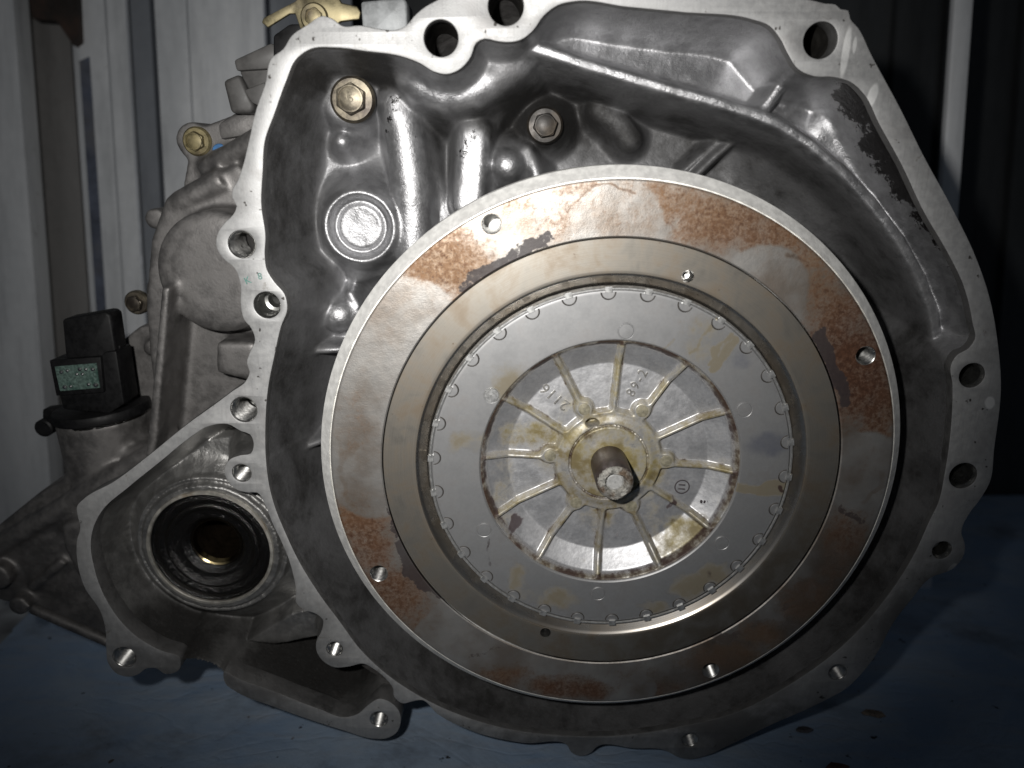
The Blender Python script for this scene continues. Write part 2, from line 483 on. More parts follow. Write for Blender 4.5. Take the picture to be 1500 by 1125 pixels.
M_dowel = mat_simple('dowel_bore', (.26, .26, .25), .3, .9, .3, 300, .1)
M_holedk = mat_simple('painted_hole_shade', (.03, .028, .025), .5, .3)  # shade inside holes and the groove, painted as near-black
M_zinc = mat_simple('yellow_zinc', (.22, .19, .115), .5, .9, .45, 160, .12, (.24, .20, .17), .40)
M_zincd = mat_simple('oily_yellow_zinc', (.20, .175, .13), .42, .75, .5, 220, .15, (.05, .042, .035), .5)
M_zincc = mat_simple('dull_yellow_zinc', (.19, .16, .085), .5, .6, .4, 220, .15, (.10, .08, .05), .4)
M_oilbolt = mat_simple('oil_blackened_bolt', (.10, .08, .06), .45, .5, .5, 160, .2, (.02, .018, .016), .6)
M_black = mat_simple('black_plastic', (.006, .006, .0065), .55, 0, .3, 300, .1, spec=.22)
M_rubber = mat_simple('oily_seal_rubber', (.005, .0045, .004), .13, 0, .4, 420, 1.5, spec=.5)
M_grey_pl = mat_simple('grey_connector_plastic', (.058, .056, .054), .55, 0, .2, 200, .1, (.035, .033, .03), .35)
M_blue = mat_simple('blue_paint_mark', (.03, .12, .28), .55, 0, .3, 300, .1)
M_green = mat_simple('green_ink', (.09, .22, .19), .7, 0, .3, 900, .1)
M_ink = mat_simple('dark_ink', (.05, .04, .045), .7, 0, .3, 900, .1)
M_pcb = mat_simple('green_circuit_board', (.075, .115, .10), .45, 0, .6, 700, .1, (.02, .05, .04), .45)
M_shaft = mat_simple('oily_shaft_steel', (.05, .035, .033), .38, .4, .5, 260, .3, (.10, .05, .035), .35)
M_tip = mat_simple('corroded_shaft_end', (.34, .33, .30), .55, .4, .5, 700, 1.2, (.13, .09, .06), .42)
M_plug = mat_simple('grey_centre_drill', (.42, .42, .41), .6, .3, .2, 500, .1)
M_castno = mat_simple('cast_number_shade', (.33, .32, .30), .45, .7, .3, 500, .1)  # darker than the hub: shading of the raised digits put into colour
def mat_gold():
    n = NT('brassy_gear_edge'); a = n.noise(220, 5, .6)
    gx, gz = XZ(309, 803, .028)
    m = n.math('MULTIPLY', n.spot(gx - .002, gz - .0135, .013, .007, -.3, .7), n.ramp(a, .3, .55))
    return n.out(n.mix(m, (.02, .015, .01), (.66, .53, .28)), .3, .9)
M_gold = mat_gold()
M_borebrown = mat_simple('oily_brown_bore', (.014, .010, .0065), .3, .4, .4, 200, .3)
M_moat = mat_simple('stake_outline_shade', (.06, .055, .05), .6, .2, .3, 500, .1)  # dark outline painted for the shade of a sunken moat
M_seal_ring = mat_simple('seal_case_steel', (.50, .48, .43), .42, .7, .3, 200, .15, (.30, .20, .09), .34)

# ------------------------------------------------------------------ the gearbox (one thing, an Empty at its foot)
G = bpy.data.objects.new('gearbox', None); COL.objects.link(G)
G.location = (0, 0, GZ); G.rotation_euler = (LEAN, 0, 0)
tag(G, 'aluminium gearbox with open bell housing and rusty flywheel standing on the blue sheet', 'gearbox')

OUTER = [(472,23),(450,36),(427,52),(414,72),(398,84),(388,123),(374,163),(364,207),(352,253),(347,266),(340,277),(340,290),(346,302),
 (341,314),(329,326),(318,343),(317,363),(326,378),(343,393),(352,418),(352,445),(357,468),(368,482),(373,498),(366,515),(361,532),
 (365,545),(359,559),(340,573),(320,588),(273,622),(220,665),(167,705),(122,731),(112,742),(113,755),(117,772),(112,792),(112,817),(123,860),
 (147,897),(154,923),(155,950),(158,972),(170,987),(188,992),(203,988),(214,980),(230,980),(239,987),(262,982),(263,964),
 # into the differential cavity, whose rim is open here
 (233,952),(197,930),(167,897),(147,860),(137,827),(133,800),(138,770),(150,748),(187,715),(233,678),(283,638),(300,627),(317,622),(334,622),
 (353,632),(366,637),(371,650),(367,664),(351,667),(335,674),(328,690),(334,706),(347,718),(364,722),(376,722),(388,740),(398,765),(411,792),(422,818),(429,842),(433,863),
 (434,884),(444,893),(463,900),(472,907),(471,923),(463,940),(463,953),(473,969),(490,978),(510,977),(533,973),(548,981),(566,996),(575,1008),(577,1021),
 (590,1031),(604,1028),(617,1026),(640,1046),(693,1072),(767,1089),(831,1093),(837,1103),(853,1108),(866,1103),(874,1095),(930,1097),(975,1100),
 (992,1109),(1011,1113),(1034,1108),(1067,1093),(1133,1061),(1200,1031),(1245,1005),(1261,989),(1284,959),(1311,910),(1337,877),(1362,848),(1397,833),
 (1412,815),(1414,797),(1409,780),(1421,752),(1434,735),(1450,708),(1457,658),(1467,562),(1463,508),(1450,435),(1429,374),(1393,300),
 (1353,227),(1320,160),(1277,80),(1257,40),(1246,27),(1243,15),(1232,13),(1224,6),(1211,5),(1190,0),(1100,-6),(1000,-12),(860,-24),(800,-36),
 (765,-44),(741,-48),(715,-42),(690,-26),(665,-14),(640,0),(622,10),(605,25),(595,37),(582,43),(555,42),(528,37),(500,37),(488,28)]
INNER = [(455,72),(433,88),(420,117),(402,167),(388,207),(385,250),(383,300),(389,347),(388,375),(391,395),(402,413),(417,431),(421,452),
 (412,478),(402,522),(393,568),(389,625),(390,675),(394,708),(402,740),(418,780),(438,822),(467,869),(498,911),(526,949),(567,988),(610,1017),
 (640,1033),(690,1053),(750,1069),(833,1078),(900,1078),(1000,1064),(1080,1043),(1150,1007),(1233,947),(1300,873),(1340,810),(1363,760),
 (1373,740),(1384,692),(1393,625),(1395,562),(1393,535),(1401,521),(1420,509),(1428,497),(1425,475),(1410,415),(1389,372),(1353,310),
 (1320,240),(1287,180),(1267,140),(1247,121),(1220,113),(1193,112),(1170,102),(1153,77),(1143,57),(1127,38),(1103,29),(1000,18),(917,10),(843,2),
 (817,8),(797,23),(780,46),(762,59),(742,62),(725,60),(710,57),(698,63),(690,83),(676,100),(653,109),(635,105),(615,93),(588,83),(535,75),(492,70)]
BAR = [(328,984),(345,993),(400,1013),(467,1039),(506,1051),(524,1046),(538,1034),(556,1024),(573,1030),(585,1043),(587,1058),(580,1075),(564,1083),
 (547,1083),(500,1070),(400,1036),(345,1014),(330,1003)]
HOLES = [  # px, py, radius px, depth of hole (m), threaded
 (646,56,25,.06,0),(741,9,26,.06,0),(1202,59,25,.06,0),(354,358,20,.022,1),(391,447,19.5,.014,2),(357,600,19.5,.020,1),(354,693,14,.016,1),
 (182,963,17,.022,1),(490,951,12,.016,1),(555,1054,13,.018,1),(1424,550,18.5,.020,2),(1411,697,20,.020,2),(1380,806,14,.010,2),(1227,985,13,.012,1),(1011,1084,12,.012,1)]
outer = trace(OUTER, .010); inner = trace(INNER, .010); bar = trace(BAR, .010)
PXM = 1 / 2850.0      # photo pixel in metres at the flange, averaged
def hole_geo(px, py, r):
    x, z = XZ(px, py); x1, _ = XZ(px + r, py); return x, z, abs(x1 - x)
hg = [hole_geo(h[0], h[1], h[2]) for h in HOLES]
bar_holes = [i for i, h in enumerate(HOLES) if h[:2] == (555, 1054)]
fl_out = [outer, inner] + [circle(x, z, r) for i, (x, z, r) in enumerate(hg) if i not in bar_holes]
def two_tone(o):
    o.data.materials.append(M_edge)
    nn = np.zeros(len(o.data.polygons) * 3, np.float32); o.data.polygons.foreach_get('normal', nn)
    o.data.polygons.foreach_set('material_index', (np.abs(nn.reshape(-1, 3)[:, 1]) < .55).astype(np.int32))
    return o
housing = two_tone(link('bell_housing', plate_mesh('bell_housing', fl_out, .010, .011, .0006), M_flange, G, 30))
housing['label'] = 'cast aluminium bell housing with a machined flange and bolt holes'
lower_bar = two_tone(link('lower_flange', plate_mesh('lower_flange', [bar] + [circle(*hg[i]) for i in bar_holes], .0102, .014, .0006), M_flange, housing, 30))

# bolt holes: sleeves with thread ridges and a bottom
for i, (h, (x, z, r)) in enumerate(zip(HOLES, hg)):
    px, py, rp, dep, th = h
    if th == 0:
        prof = [(r + .0002, .0105), (r + .0001, .012), (r + .0001, .026), (r * .98, dep)]
        lathe('through_hole', prof, M_holedk, housing, 40, x, z)
        continue
    if th == 1:
        prof = [(r + .0003, .0103), (r - .0002, .0108)]; y = .0112; pitch = .0011
        while y < .010 + dep:
            prof += [(r - .0003, y), (r - .0010, y + pitch * .5)]; y += pitch
        prof += [(r * .8, y + .001), (r * .3, y + .004), (0.0002, y + .0045)]
    else:
        prof = [(r + .0003, .0103), (r - .0008, .0125), (r - .0009, .010 + dep), (r * .62, .0105 + dep), (r * .55, .016 + dep), (.0002, .019 + dep)]
    lathe('threaded_hole' if th == 1 else 'dowel_hole', prof, M_thread if th == 1 else M_dowel, housing, 36, x, z, 20)

# -------------------------------- interior of the bell: one sculpted relief
h = .00075
X, Z = np.meshgrid(np.arange(-.195, .215, h), np.arange(-.185, .232, h))
s = sdist(X, Z, inner[::2])
R = np.hypot(X, Z); TH = np.arctan2(Z, X)
RIB = [(752,60),(772,66),(850,92),(950,122),(1050,150),(1100,165),(1140,181),(1185,208),(1235,250),(1280,300),(1320,355),(1350,410),(1368,460),(1374,505),(1378,530)]
rib = trace(RIB, .034, .004, False)
pocket_poly = np.concatenate([rib, np.array([XZ(*p, .02) for p in [(1440,530),(1460,400),(1250,40),(1100,-10),(760,-30)]])])
sp = sdist(X, Z, pocket_poly)
floor_d = .078 + .012 * sstep(X, -.09, .02) * sstep(Z, .10, .16)
# left corner of the casting is shallower
floor_d = floor_d - .012 * sstep(-X, .09, .15) * sstep(Z, .02, .10)
pk = .0405 + .50 * np.clip(sp, 0, .05)
floor_d = floor_d * (1 - sstep(sp, -.002, .004)) + pk * sstep(sp, -.002, .004)
slope = 2.9 + .9 * sstep(Z, .06, .14)
wall = .0155 + np.maximum(s, -.003) * slope
D = smin(floor_d, wall, .012)
D = np.where(s < .0008, np.minimum(D, .0185), D)
D = np.where(s < 0, np.clip(D, .0125, .0195), D)

def dist_poly(pix, d): return seg_dist(X, Z, np.array([XZ(*p, d) for p in pix]))
def ridge(D, pix, d0, r, k=.006, steep=1.6, flat=0.0):
    dd = np.maximum(dist_poly(pix, d0) - flat, 0)
    c = d0 + np.where(dd < r, r - np.sqrt(np.maximum(r * r - dd * dd, 0)), r + (dd - r) * steep * 2)
    return smin(D, c, k)
def boss(D, px, py, d0, Rb, k=.004, steep=2.2, edge=.0015):
    x, z = XZ(px, py, d0); dd = np.hypot(X - x, Z - z)
    return smin(D, d0 + np.maximum(dd - Rb, 0) * steep + edge * sstep(dd, Rb - .002, Rb), k)
def dome(D, px, py, d0, r, k=.003):
    x, z = XZ(px, py, d0); dd = np.hypot(X - x, Z - z)
    return smin(D, d0 + r - np.sqrt(np.maximum(r * r - np.minimum(dd, r * .995)**2, 0)) + np.maximum(dd - r, 0) * 2, k)

# tubes, ridges and bosses in the upper left
D = ridge(D, [(598,100),(618,122),(650,135),(690,130),(722,112),(760,80)], .033, .010, .010)
D = ridge(D, [(578,150),(592,210),(600,290),(602,370)], .047, .0105, .006)
D = ridge(D, [(540,100),(566,128),(578,150)], .056, .010, .008)
D = ridge(D, [(694,195),(690,250),(686,300)], .048, .006, .004, 2.2, .003)
D = ridge(D, [(722,120),(712,165),(698,195)], .058, .010, .008)
D = ridge(D, [(622,200),(632,260),(655,330)], .064, .005, .005)
D = boss(D, 505, 146, .047, .0115, .004)
D = boss(D, 527, 333, .0520, .0200, .006, 1.2)
x0, z0 = XZ(527, 333, .046); dd = np.hypot(X - x0, Z - z0)
crest = .0540 - .0085 * np.exp(-((dd - .0174) / .0040)**2)
D = np.where(dd < .0174, crest - .0045 * sstep(dd, .0140, .0100), np.where(dd < .030, smin(D, crest + np.maximum(dd - .022, 0) * 2, .004), D))
D = ridge(D, [(481,392),(462,420),(455,440)], .058, .004, .006)
D = ridge(D, [(585,372),(560,392),(520,404)], .058, .005, .006)
D = dome(D, 499, 207, .050, .0045, .006)
D = dome(D, 743, 242, .050, .0085, .0025)
D = ridge(D, [(708,222),(706,250),(718,280)], .058, .003, .004)
D = ridge(D, [(772,222),(785,250),(790,275)], .058, .004, .005)
D = boss(D, 798, 184, .060, .0085, .005)
D = ridge(D, [(880,160),(905,178),(925,205)], .070, .007, .012)
# left wall of the bell
D = dome(D, 492, 466, .047, .0105, .004)
D = ridge(D, [(512,432),(522,450),(520,480)], .052, .003, .004)
D = ridge(D, [(436,516),(470,514),(520,512)], .048, .0022, .003, 2.6)
D = ridge(D, [(438,657),(462,650),(500,634)], .047, .0022, .003, 2.6)
D = ridge(D, [(478,806),(500,786),(520,770)], .052, .005, .005)
D = ridge(D, [(425,560),(424,620),(430,690)], .0465, .004, .008)
# arc rib of the bell and its branches
D = ridge(D, RIB, .0275, .0016, .0015, 3.0, .0014)
D = ridge(D, [(1106,170),(1126,152),(1140,132),(1158,108)], .031, .0022, .003, 2.6, .0008)
D = ridge(D, [(1088,196),(1050,228),(1015,262)], .072, .0022, .004, 2.0)
D = ridge(D, [(1076,190),(1036,222),(1004,250)], .076, .002, .003, 2.0)
# bulging pocket floors behind the rib
D = ridge(D, [(1215,190),(1255,235),(1290,285)], .0405, .010, .010, .6)
D = ridge(D, [(1388,515),(1400,500),(1422,492)], .030, .004, .005)
D = ridge(D, [(1278,285),(1300,310),(1330,350)], .039, .003, .005)
# machined shoulder running round the lower wall
D = D - .0012 * sstep(R, .1605, .1612) * (Z < .0)
D = blur(D, 2)
D = D + (fbm(X * 130, Z * 130) - .5) * .0007 + (fbm(X * 45 + 9, Z * 45) - .5) * .0014 * (s > .006)
keep = s > -.0022
V, Fq, used = grid_mesh(np.stack([X, D, Z], -1), keep, flip=False)

def px_mask(spots, d, Xa, Za, warp=.008, soft=.4):
    m = np.zeros(Xa.shape)
    wx, wz = (fbm(Xa * 110 + 3, Za * 110) - .47) * warp, (fbm(Xa * 110 + 51, Za * 110 + 7) - .47) * warp
    Xa = Xa + wx; Za = Za + wz
    for t in spots:
        if len(t) == 5:
            px, py, rx, ry, v = t
            x, z = XZ(px, py, d); x1, _ = XZ(px + rx, py, d); _, z1 = XZ(px, py + ry, d)
            q = np.hypot((Xa - x) / abs(x1 - x), (Za - z) / abs(z1 - z))
            m = np.maximum(m, v * sstep(q, 1.45, soft * .6))
        else:
            pts, w, v = t
            pl = np.array([XZ(*p, d) for p in pts])
            w = w * PXM
            q = seg_dist(Xa, Za, pl)
            m = np.maximum(m, v * sstep(q, w * 1.2, w * .4))
    return m
g = px_mask([(820,160,150,80,.75),(720,165,60,50,.6),(455,120,70,60,.6),(425,240,45,130,.5),(560,110,60,34,.7),(905,200,130,60,.55),(640,190,26,50,.5),(430,430,40,80,.45),(420,560,30,140,.5),(1070,250,70,50,.45),
             (1160,300,70,40,.3),(1170,110,40,22,.6),(650,230,30,60,.35),(750,120,70,40,.5),(1050,20,140,16,.3),(1300,400,60,120,.25)], .055, X, Z)
low_shade = .50 * sstep(-Z, -.05, .05) * sstep(R, .13, .14)  # shade of the steep lower wall, painted in through the grime mask
low_shade = np.maximum(low_shade, .48 * sstep(-sp, .003, .008) * sstep(X, -.01, .04))  # deep bell side of the rib: oil and shade painted together
low_shade = np.maximum(low_shade, .5 * sstep(sp, .016, .026) * (sp > 0))  # shade of the down-facing pocket wall, painted in too
low_shade = np.maximum(low_shade, .5 * sstep(-X, .135, .150) * sstep(s, .022, .010))
g = np.maximum(g, low_shade)
g = g - px_mask([(950,95,190,50,.62),(1060,120,60,50,.5),(527,333,80,74,.32),([(585,190),(600,270),(602,350)], 26, .40),([(694,200),(688,290)], 18, .40),
                 ([(1190,170),(1250,230),(1310,310),(1380,430),(1405,490)], 34, .32),(743,242,30,30,.35),(492,466,36,36,.35),([(600,110),(650,138),(700,130)], 22, .25),([(775,66),(950,122),(1100,165),(1235,250),(1320,355),(1374,505)], 8, .75),(500,206,16,16,.4)], .045, X, Z)
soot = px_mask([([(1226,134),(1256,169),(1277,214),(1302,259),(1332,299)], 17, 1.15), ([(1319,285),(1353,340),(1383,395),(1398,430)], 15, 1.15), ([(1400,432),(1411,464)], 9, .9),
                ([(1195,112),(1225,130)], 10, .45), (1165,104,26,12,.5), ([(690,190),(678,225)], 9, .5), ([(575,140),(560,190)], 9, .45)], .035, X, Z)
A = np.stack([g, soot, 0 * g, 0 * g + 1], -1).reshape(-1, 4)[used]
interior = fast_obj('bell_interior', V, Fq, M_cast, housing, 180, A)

# outer shell of the bell behind the flange
SH = [(400,90),(372,200),(345,300),(372,420),(380,520),(395,700),(440,850),(520,985),(640,1040),(767,1083),(930,1090),(1011,1100),(1133,1056),(1245,998),(1337,873),
      (1400,820),(1430,740),(1452,658),(1460,562),(1445,435),(1393,310),(1320,170),(1257,55),(1200,10),(1000,-2),(800,-20),(741,-30),(660,0),(560,50),(470,40)]
sh = trace(SH, .012, .005); c0 = sh.mean(0); n = len(sh); vs = []; fs = []
lev = [(.0205, 1.0), (.04, .985), (.075, .95), (.105, .88), (.112, .80), (.112, .02)]
for y, k in lev: vs += [(c0[0] + (p[0] - c0[0]) * k, y, c0[1] + (p[1] - c0[1]) * k) for p in sh]
for a in range(len(lev) - 1):
    fs += [(a * n + i, a * n + (i + 1) % n, (a + 1) * n + (i + 1) % n, (a + 1) * n + i) for i in range(n)]
obj('outer_shell', vs, fs, M_cast_d, housing, 40)

# -------------------------------- differential cavity: second relief
CAV = [(263,964),(233,952),(197,930),(167,897),(147,860),(137,827),(133,800),(138,770),(150,748),(187,715),(233,678),(283,638),(300,627),(317,622),(334,622),
 (353,632),(366,637),(371,650),(367,664),(351,667),(335,674),(328,690),(334,706),(347,718),(364,722),(376,722),(388,740),(398,765),(411,792),(422,818),(429,842),(433,863),
 (434,884),(444,893),(463,900),(472,907),(471,923),(463,940),(463,953),(473,969),(490,978),(510,977),(533,973),(548,981),(566,996),(575,1008),(577,1021),
 (574,1030),(556,1024),(538,1034),(524,1046),(506,1051),(467,1039),(400,1013),(345,993),(330,984),(322,976),(300,966),(280,962)]
cav = trace(CAV, .012)
h2 = .0006
x0, z0 = cav.min(0) - .004; x1, z1 = cav.max(0) + .004
X1, Z1, D1 = X, Z, D
X, Z = np.meshgrid(np.arange(x0, x1, h2), np.arange(z0, z1, h2))
s2 = sdist(X, Z, cav[::2])
bx, bz = XZ(309, 803, .028)
RB = .0350
q = np.hypot(X - bx, Z - bz)
D = smin(.060 + 0 * X, .016 + np.maximum(s2, -.001) * 3.6, .006)
ringp = np.where(q < .0385, .0275, np.where(q < .0425, .0300, .0330 + (q - .0425) * .95))
ringp = np.where((q > .0395) & (q < .0402), ringp + .0012, ringp)
ringp = np.where(s2 < .004, .06, ringp)
D = smin(D, ringp, .004)
# curved plate in the upper pocket
D = smin(D, .041 + .18 * np.abs(dist_poly([(262,690),(305,668),(352,655)], .042)) / .01 * .01 + np.maximum(dist_poly([(262,690),(305,668),(350,660)], .042) - .009, 0) * 3, .003)
# block right of the ring and ledge under it
bp = np.array([XZ(*p, .03) for p in [(425,905),(455,898),(470,915),(462,938),(400,950),(360,945)]])
D = smin(D, .034 + np.maximum(-sdist(X, Z, bp), 0) * 3, .003)
D = ridge(D, [(262,958),(290,960),(332,975)], .034, .003, .004, 2)
D = ridge(D, [(330,975),(334,940),(345,930)], .040, .0025, .004, 2)
D = ridge(D, [(480,985),(505,1010),(500,1040)], .052, .004, .008, 1.5)
D = blur(D, 1)
D = D + (fbm(X * 160, Z * 160) - .5) * .0012
V, Fq, used = grid_mesh(np.stack([X, D, Z], -1), s2 > -.0016)
gg = px_mask([(250,930,130,60,.75),(430,990,160,60,.85),(150,850,40,80,.45),(330,935,90,40,.5)], .03, X, Z)
A = np.stack([gg, 0 * gg, 0 * gg, 0 * gg + 1], -1).reshape(-1, 4)[used]
V, Fq = punch(V.copy(), Fq, bx, bz, .0352)
fast_obj('differential_cavity', V, Fq, M_pocket, housing, 60, A)
X, Z, D = X1, Z1, D1

# oil seal in the differential bore
seal = lathe('oil_seal', [(.0353, .0274), (.0350, .0262), (.0336, .0260), (.0332, .0266), (.0331, .030), (.0331, .034)], M_seal_ring, G, 96, bx, bz)
lathe('seal_lip', [(.0332, .0278), (.0326, .0290), (.0312, .0294), (.0300, .0286), (.0284, .0288), (.0262, .0298), (.0252, .0288), (.0240, .0288), (.0230, .0302), (.0200, .0318), (.0184, .0312), (.0170, .0318), (.0160, .0335), (.0140, .0345)], M_rubber, seal, 96, bx, bz, 60)
lathe('gear_edge', [(.0150, .0348), (.0143, .0332), (.0134, .0338), (.0130, .0380)], M_gold, seal, 64, bx + .0012, bz + .0008)
lathe('gear_bore', [(.0131, .0375), (.0128, .075), (.0126, .100), (.0002, .102)], M_borebrown, seal, 64, bx + .0012, bz + .0008)
lathe('bore_wall', [(.0350, .027), (.0350, .065), (.012, .095), (.0002, .096)], M_holedk, seal, 64, bx, bz)

# ------------------------------------------------------------------ flywheel
FW = lathe('flywheel', [(.1396, .0006), (.1397, .0022), (.1402, .0022), (.1404, .0008), (.1440, .0044), (.1456, .0060), (.1457, .0190), (.1452, .0196), (.120, .0215), (.120, .030), (.095, .040), (.04, .045), (.0002, .045)], M_rim, G, 256)
FW['label'] = 'rusty steel flywheel with four threaded holes'
# outer face ring
nr, nt = 42, 1300
rr = np.linspace(.1141, .1396, nr); tt = np.linspace(0, 2 * PI, nt, endpoint=False)
Tt, Rr = np.meshgrid(tt, rr, indexing='ij')
Xa, Za = Rr * np.cos(Tt), Rr * np.sin(Tt)
Ya = 0 * Xa + .0004 * (sstep(Rr, .1388, .1396) + sstep(Rr, .1147, .1141)) + (fbm(Xa * 120, Za * 120) - .5) * .0002
idx = np.arange(nt * nr).reshape(nt, nr); nx = np.roll(idx, -1, 0)
Fr = np.stack([idx[:, :-1], idx[:, 1:], nx[:, 1:], nx[:, :-1]], -1).reshape(-1, 4)
rust = px_mask([(650,388,80,62,1.0),(610,408,40,26,.6),(690,410,30,20,.7),(860,276,80,14,.62),(820,320,80,40,.46),(905,310,70,50,.48),(980,300,90,48,.78),(1060,325,95,55,1.0),(1130,350,75,44,.95),(1180,380,50,34,.8),(940,275,90,16,.7),
 (1205,420,50,40,.8),(1150,400,60,40,.45),(700,370,50,30,.5),(760,300,60,20,.5),(1225,470,56,60,1.0),(1255,540,66,95,1.1),(1285,600,36,70,1.0),(1210,440,40,40,.8),(1215,440,30,20,.7),(1090,470,20,20,.35),(1160,445,22,20,.4),(1270,720,24,16,.4),
 (530,780,56,84,.95),(575,870,70,60,.92),(615,915,36,32,.7),(520,640,30,90,.36),(545,655,40,6,.65),
 (735,992,54,20,.8),(820,1008,66,20,.9),(865,1012,36,14,1.0),(955,1010,50,18,.8),(1065,965,80,32,.85),(1115,930,50,30,.8),(1185,880,50,40,.95),(1235,790,44,56,.8),(1215,830,30,30,.6),(930,990,60,20,.35)], 0, Xa, Za)
clean = np.zeros_like(Xa)
for (cx, cy, rp) in ((604, 478, 68), (905, 330, 62), (1118, 425, 62), (1262, 690, 62), (545, 706, 60), (660, 940, 60), (935, 1010, 30)):
    x, z = XZ(cx, cy, 0); dd = np.hypot(Xa - x, Za - z) * 2950
    clean = np.maximum(clean, sstep(dd, rp * 1.06, rp * .93))
base_clean = np.where((Za > .05) & (np.abs(Xa) < .05), .55, .9)
clean = clean * (.75 + .5 * (fbm(Xa * 60, Za * 60) - .3))
rust = np.clip(rust * (1 - np.clip(clean, 0, 1) * base_clean), 0, 2)
dark = px_mask([([(695,408),(745,378),(800,350)], 12, .72), ([(680,425),(720,398)], 10, .6), ([(1200,490),(1222,540),(1236,590)], 12, .8), ([(586,800),(606,842),(640,866)], 14, .85), ([(570,745),(590,810)], 8, .6),
 (1060,932,34,10,.7), ([(1235,745),(1265,762)], 8, .6), ([(1150,890),(1190,860)], 8, .55), (1215,815,40,14,.5), (1185,870,14,24,.6), ([(690,965),(730,950)], 5, .5),(980,1000,60,10,.3)], 0, Xa, Za)
lines = px_mask([([(838,312),(852,290),(880,276),(905,274),(930,282)], 2.2, .8), ([(826,345),(832,325),(838,312)], 1.8, .6), ([(500,690),(505,668),(520,650)], 5, .42), ([(500,700),(504,730),(515,745)], 5, .38),([(1296,690),(1290,712),(1262,730)], 5, .42),([(1150,372),(1185,385)],4,.6)], 0, Xa, Za)
Vr = np.stack([Xa, Ya, Za], -1).reshape(-1, 3)
deep = px_mask([(1255,540,110,150,1.0),(1220,830,110,110,.9),(560,840,110,120,.75),(900,1010,250,50,.9),(1090,345,110,60,.45)], 0, Xa, Za)
Ar = np.stack([rust, dark, lines, deep], -1).reshape(-1, 4)
TH4 = [(720,328,15.5),(1268,521,13.5),(555,840,13.5),(1041,982,12.5)]
tg = []
for px, py, rp in TH4:
    x, z = XZ(px, py, 0); r = .0047; tg.append((x, z, r)); Vr, Fr = punch(Vr, Fr, x, z, r)
usedv = np.unique(Fr); mp = -np.ones(len(Vr), int); mp[usedv] = np.arange(len(usedv))
fast_obj('face_ring', Vr[usedv], mp[Fr], M_ring, FW, 30, Ar[usedv])
for k, (x, z, r) in enumerate(tg):
    if k == 0: prof = [(r + .0002, .0003), (r - .0007, .0012), (r - .0008, .020)]
    else:
        prof = [(r + .0002, .0003), (r - .0002, .0006)]; y = .001
        while y < .016: prof += [(r - .0002, y), (r - .0008, y + .0006)]; y += .0012
        prof += [(.0002, y + .001)]
    lathe('threaded_hole', prof, M_thread, FW, 32, x, z, 20)
# inner turned ring with two small dowel holes
nr2, nt2 = 16, 900
rr = np.concatenate([[.1139, .1137], np.linspace(.1134, .0979, nr2 - 4), [.0975, .0973]]); tt = np.linspace(0, 2 * PI, nt2, endpoint=False)
yy = np.concatenate([[.0022, .0012], np.full(nr2 - 4, .0007), [.0008, .0012]])
rr = np.concatenate([rr, np.linspace(.0968, .0912, 6)]); yy = np.concatenate([yy, np.linspace(.0014, .0074, 6)])
nrr = len(rr)
Vi = np.stack([np.outer(np.cos(tt), rr), np.outer(np.ones(nt2), yy), np.outer(np.sin(tt), rr)], -1).reshape(-1, 3)
idx = np.arange(nt2 * nrr).reshape(nt2, nrr); nx = np.roll(idx, -1, 0)
nflat = nr2 - 1
Ff = np.stack([idx[:, :nflat], nx[:, :nflat], nx[:, 1:nflat + 1], idx[:, 1:nflat + 1]], -1).reshape(-1, 4)
Fb = np.stack([idx[:, nflat:-1], nx[:, nflat:-1], nx[:, nflat + 1:], idx[:, nflat + 1:]], -1).reshape(-1, 4)
def compact(V, Fc):
    u = np.unique(Fc); m = -np.ones(len(V), int); m[u] = np.arange(len(u)); return V[u], m[Fc]
dh = []
for px, py in ((1008, 405), (799, 928)):
    x, z = XZ(px, py, 0); dh.append((x, z)); Vi, Ff = punch(Vi, Ff, x, z, .0029)
fast_obj('inner_ring', *compact(Vi, Ff), M_turned, FW, 30)
fast_obj('ring_bevel', *compact(Vi, Fb), M_bevel, FW, 30)
for x, z in dh:
    lathe('dowel_hole', [(.0031, .0008), (.0029, .0012), (.0028, .009), (.0002, .010)], M_thread, FW, 24, x, z)
lathe('groove', [(.0914, .0072), (.0912, .0120), (.0890, .0120), (.0885, .0030)], M_holedk, FW, 200)

# damper plate (grey annulus) -------------------------------------------------
PLY = .0022
nr, nt = 40, 700
rr = np.linspace(.0653, .0898, nr); tt = np.linspace(0, 2 * PI, nt, endpoint=False)
Tt, Rr = np.meshgrid(tt, rr, indexing='ij'); Xa, Za = Rr * np.cos(Tt), Rr * np.sin(Tt)
Ya = PLY + .0006 * sstep(Rr, .0890, .0898) + .0006 * sstep(Rr, .0660, .0653)
idx = np.arange(nt * nr).reshape(nt, nr); nx = np.roll(idx, -1, 0)
Fr = np.stack([idx[:, :-1], idx[:, 1:], nx[:, 1:], nx[:, :-1]], -1).reshape(-1, 4)
st = px_mask([([(1075,500),(1040,540)], 10, .62), ([(1055,465),(1010,520)], 4, .55), ([(985,500),(945,540)], 4, .45), ([(1070,490),(1035,530)], 5, .6), (1110,716,90,12,.6), (1010,860,60,30,.5), (1050,840,40,20,.55),
              (745,560,40,50,.45), (690,650,50,24,.45), (1030,500,60,50,.4), (940,520,40,30,.35), (800,870,80,30,.4), (760,850,24,30,.45), (960,890,40,16,.45), (700,560,20,60,.2)], PLY, Xa, Za)
dk = px_mask([(1142,716,6,4,.9), ([(716,790),(718,830)], 4, .55), (876,868,40,14,.35), (770,545,20,14,.35), (980,880,60,12,.3), (900,900,140,14,.3), (1040,840,8,14,.5)], PLY, Xa, Za)
bl = px_mask([(1130,650,50,24,.8), (1085,525,30,24,.6), (1140,640,24,40,.5), (700,780,40,40,.3)], PLY, Xa, Za)
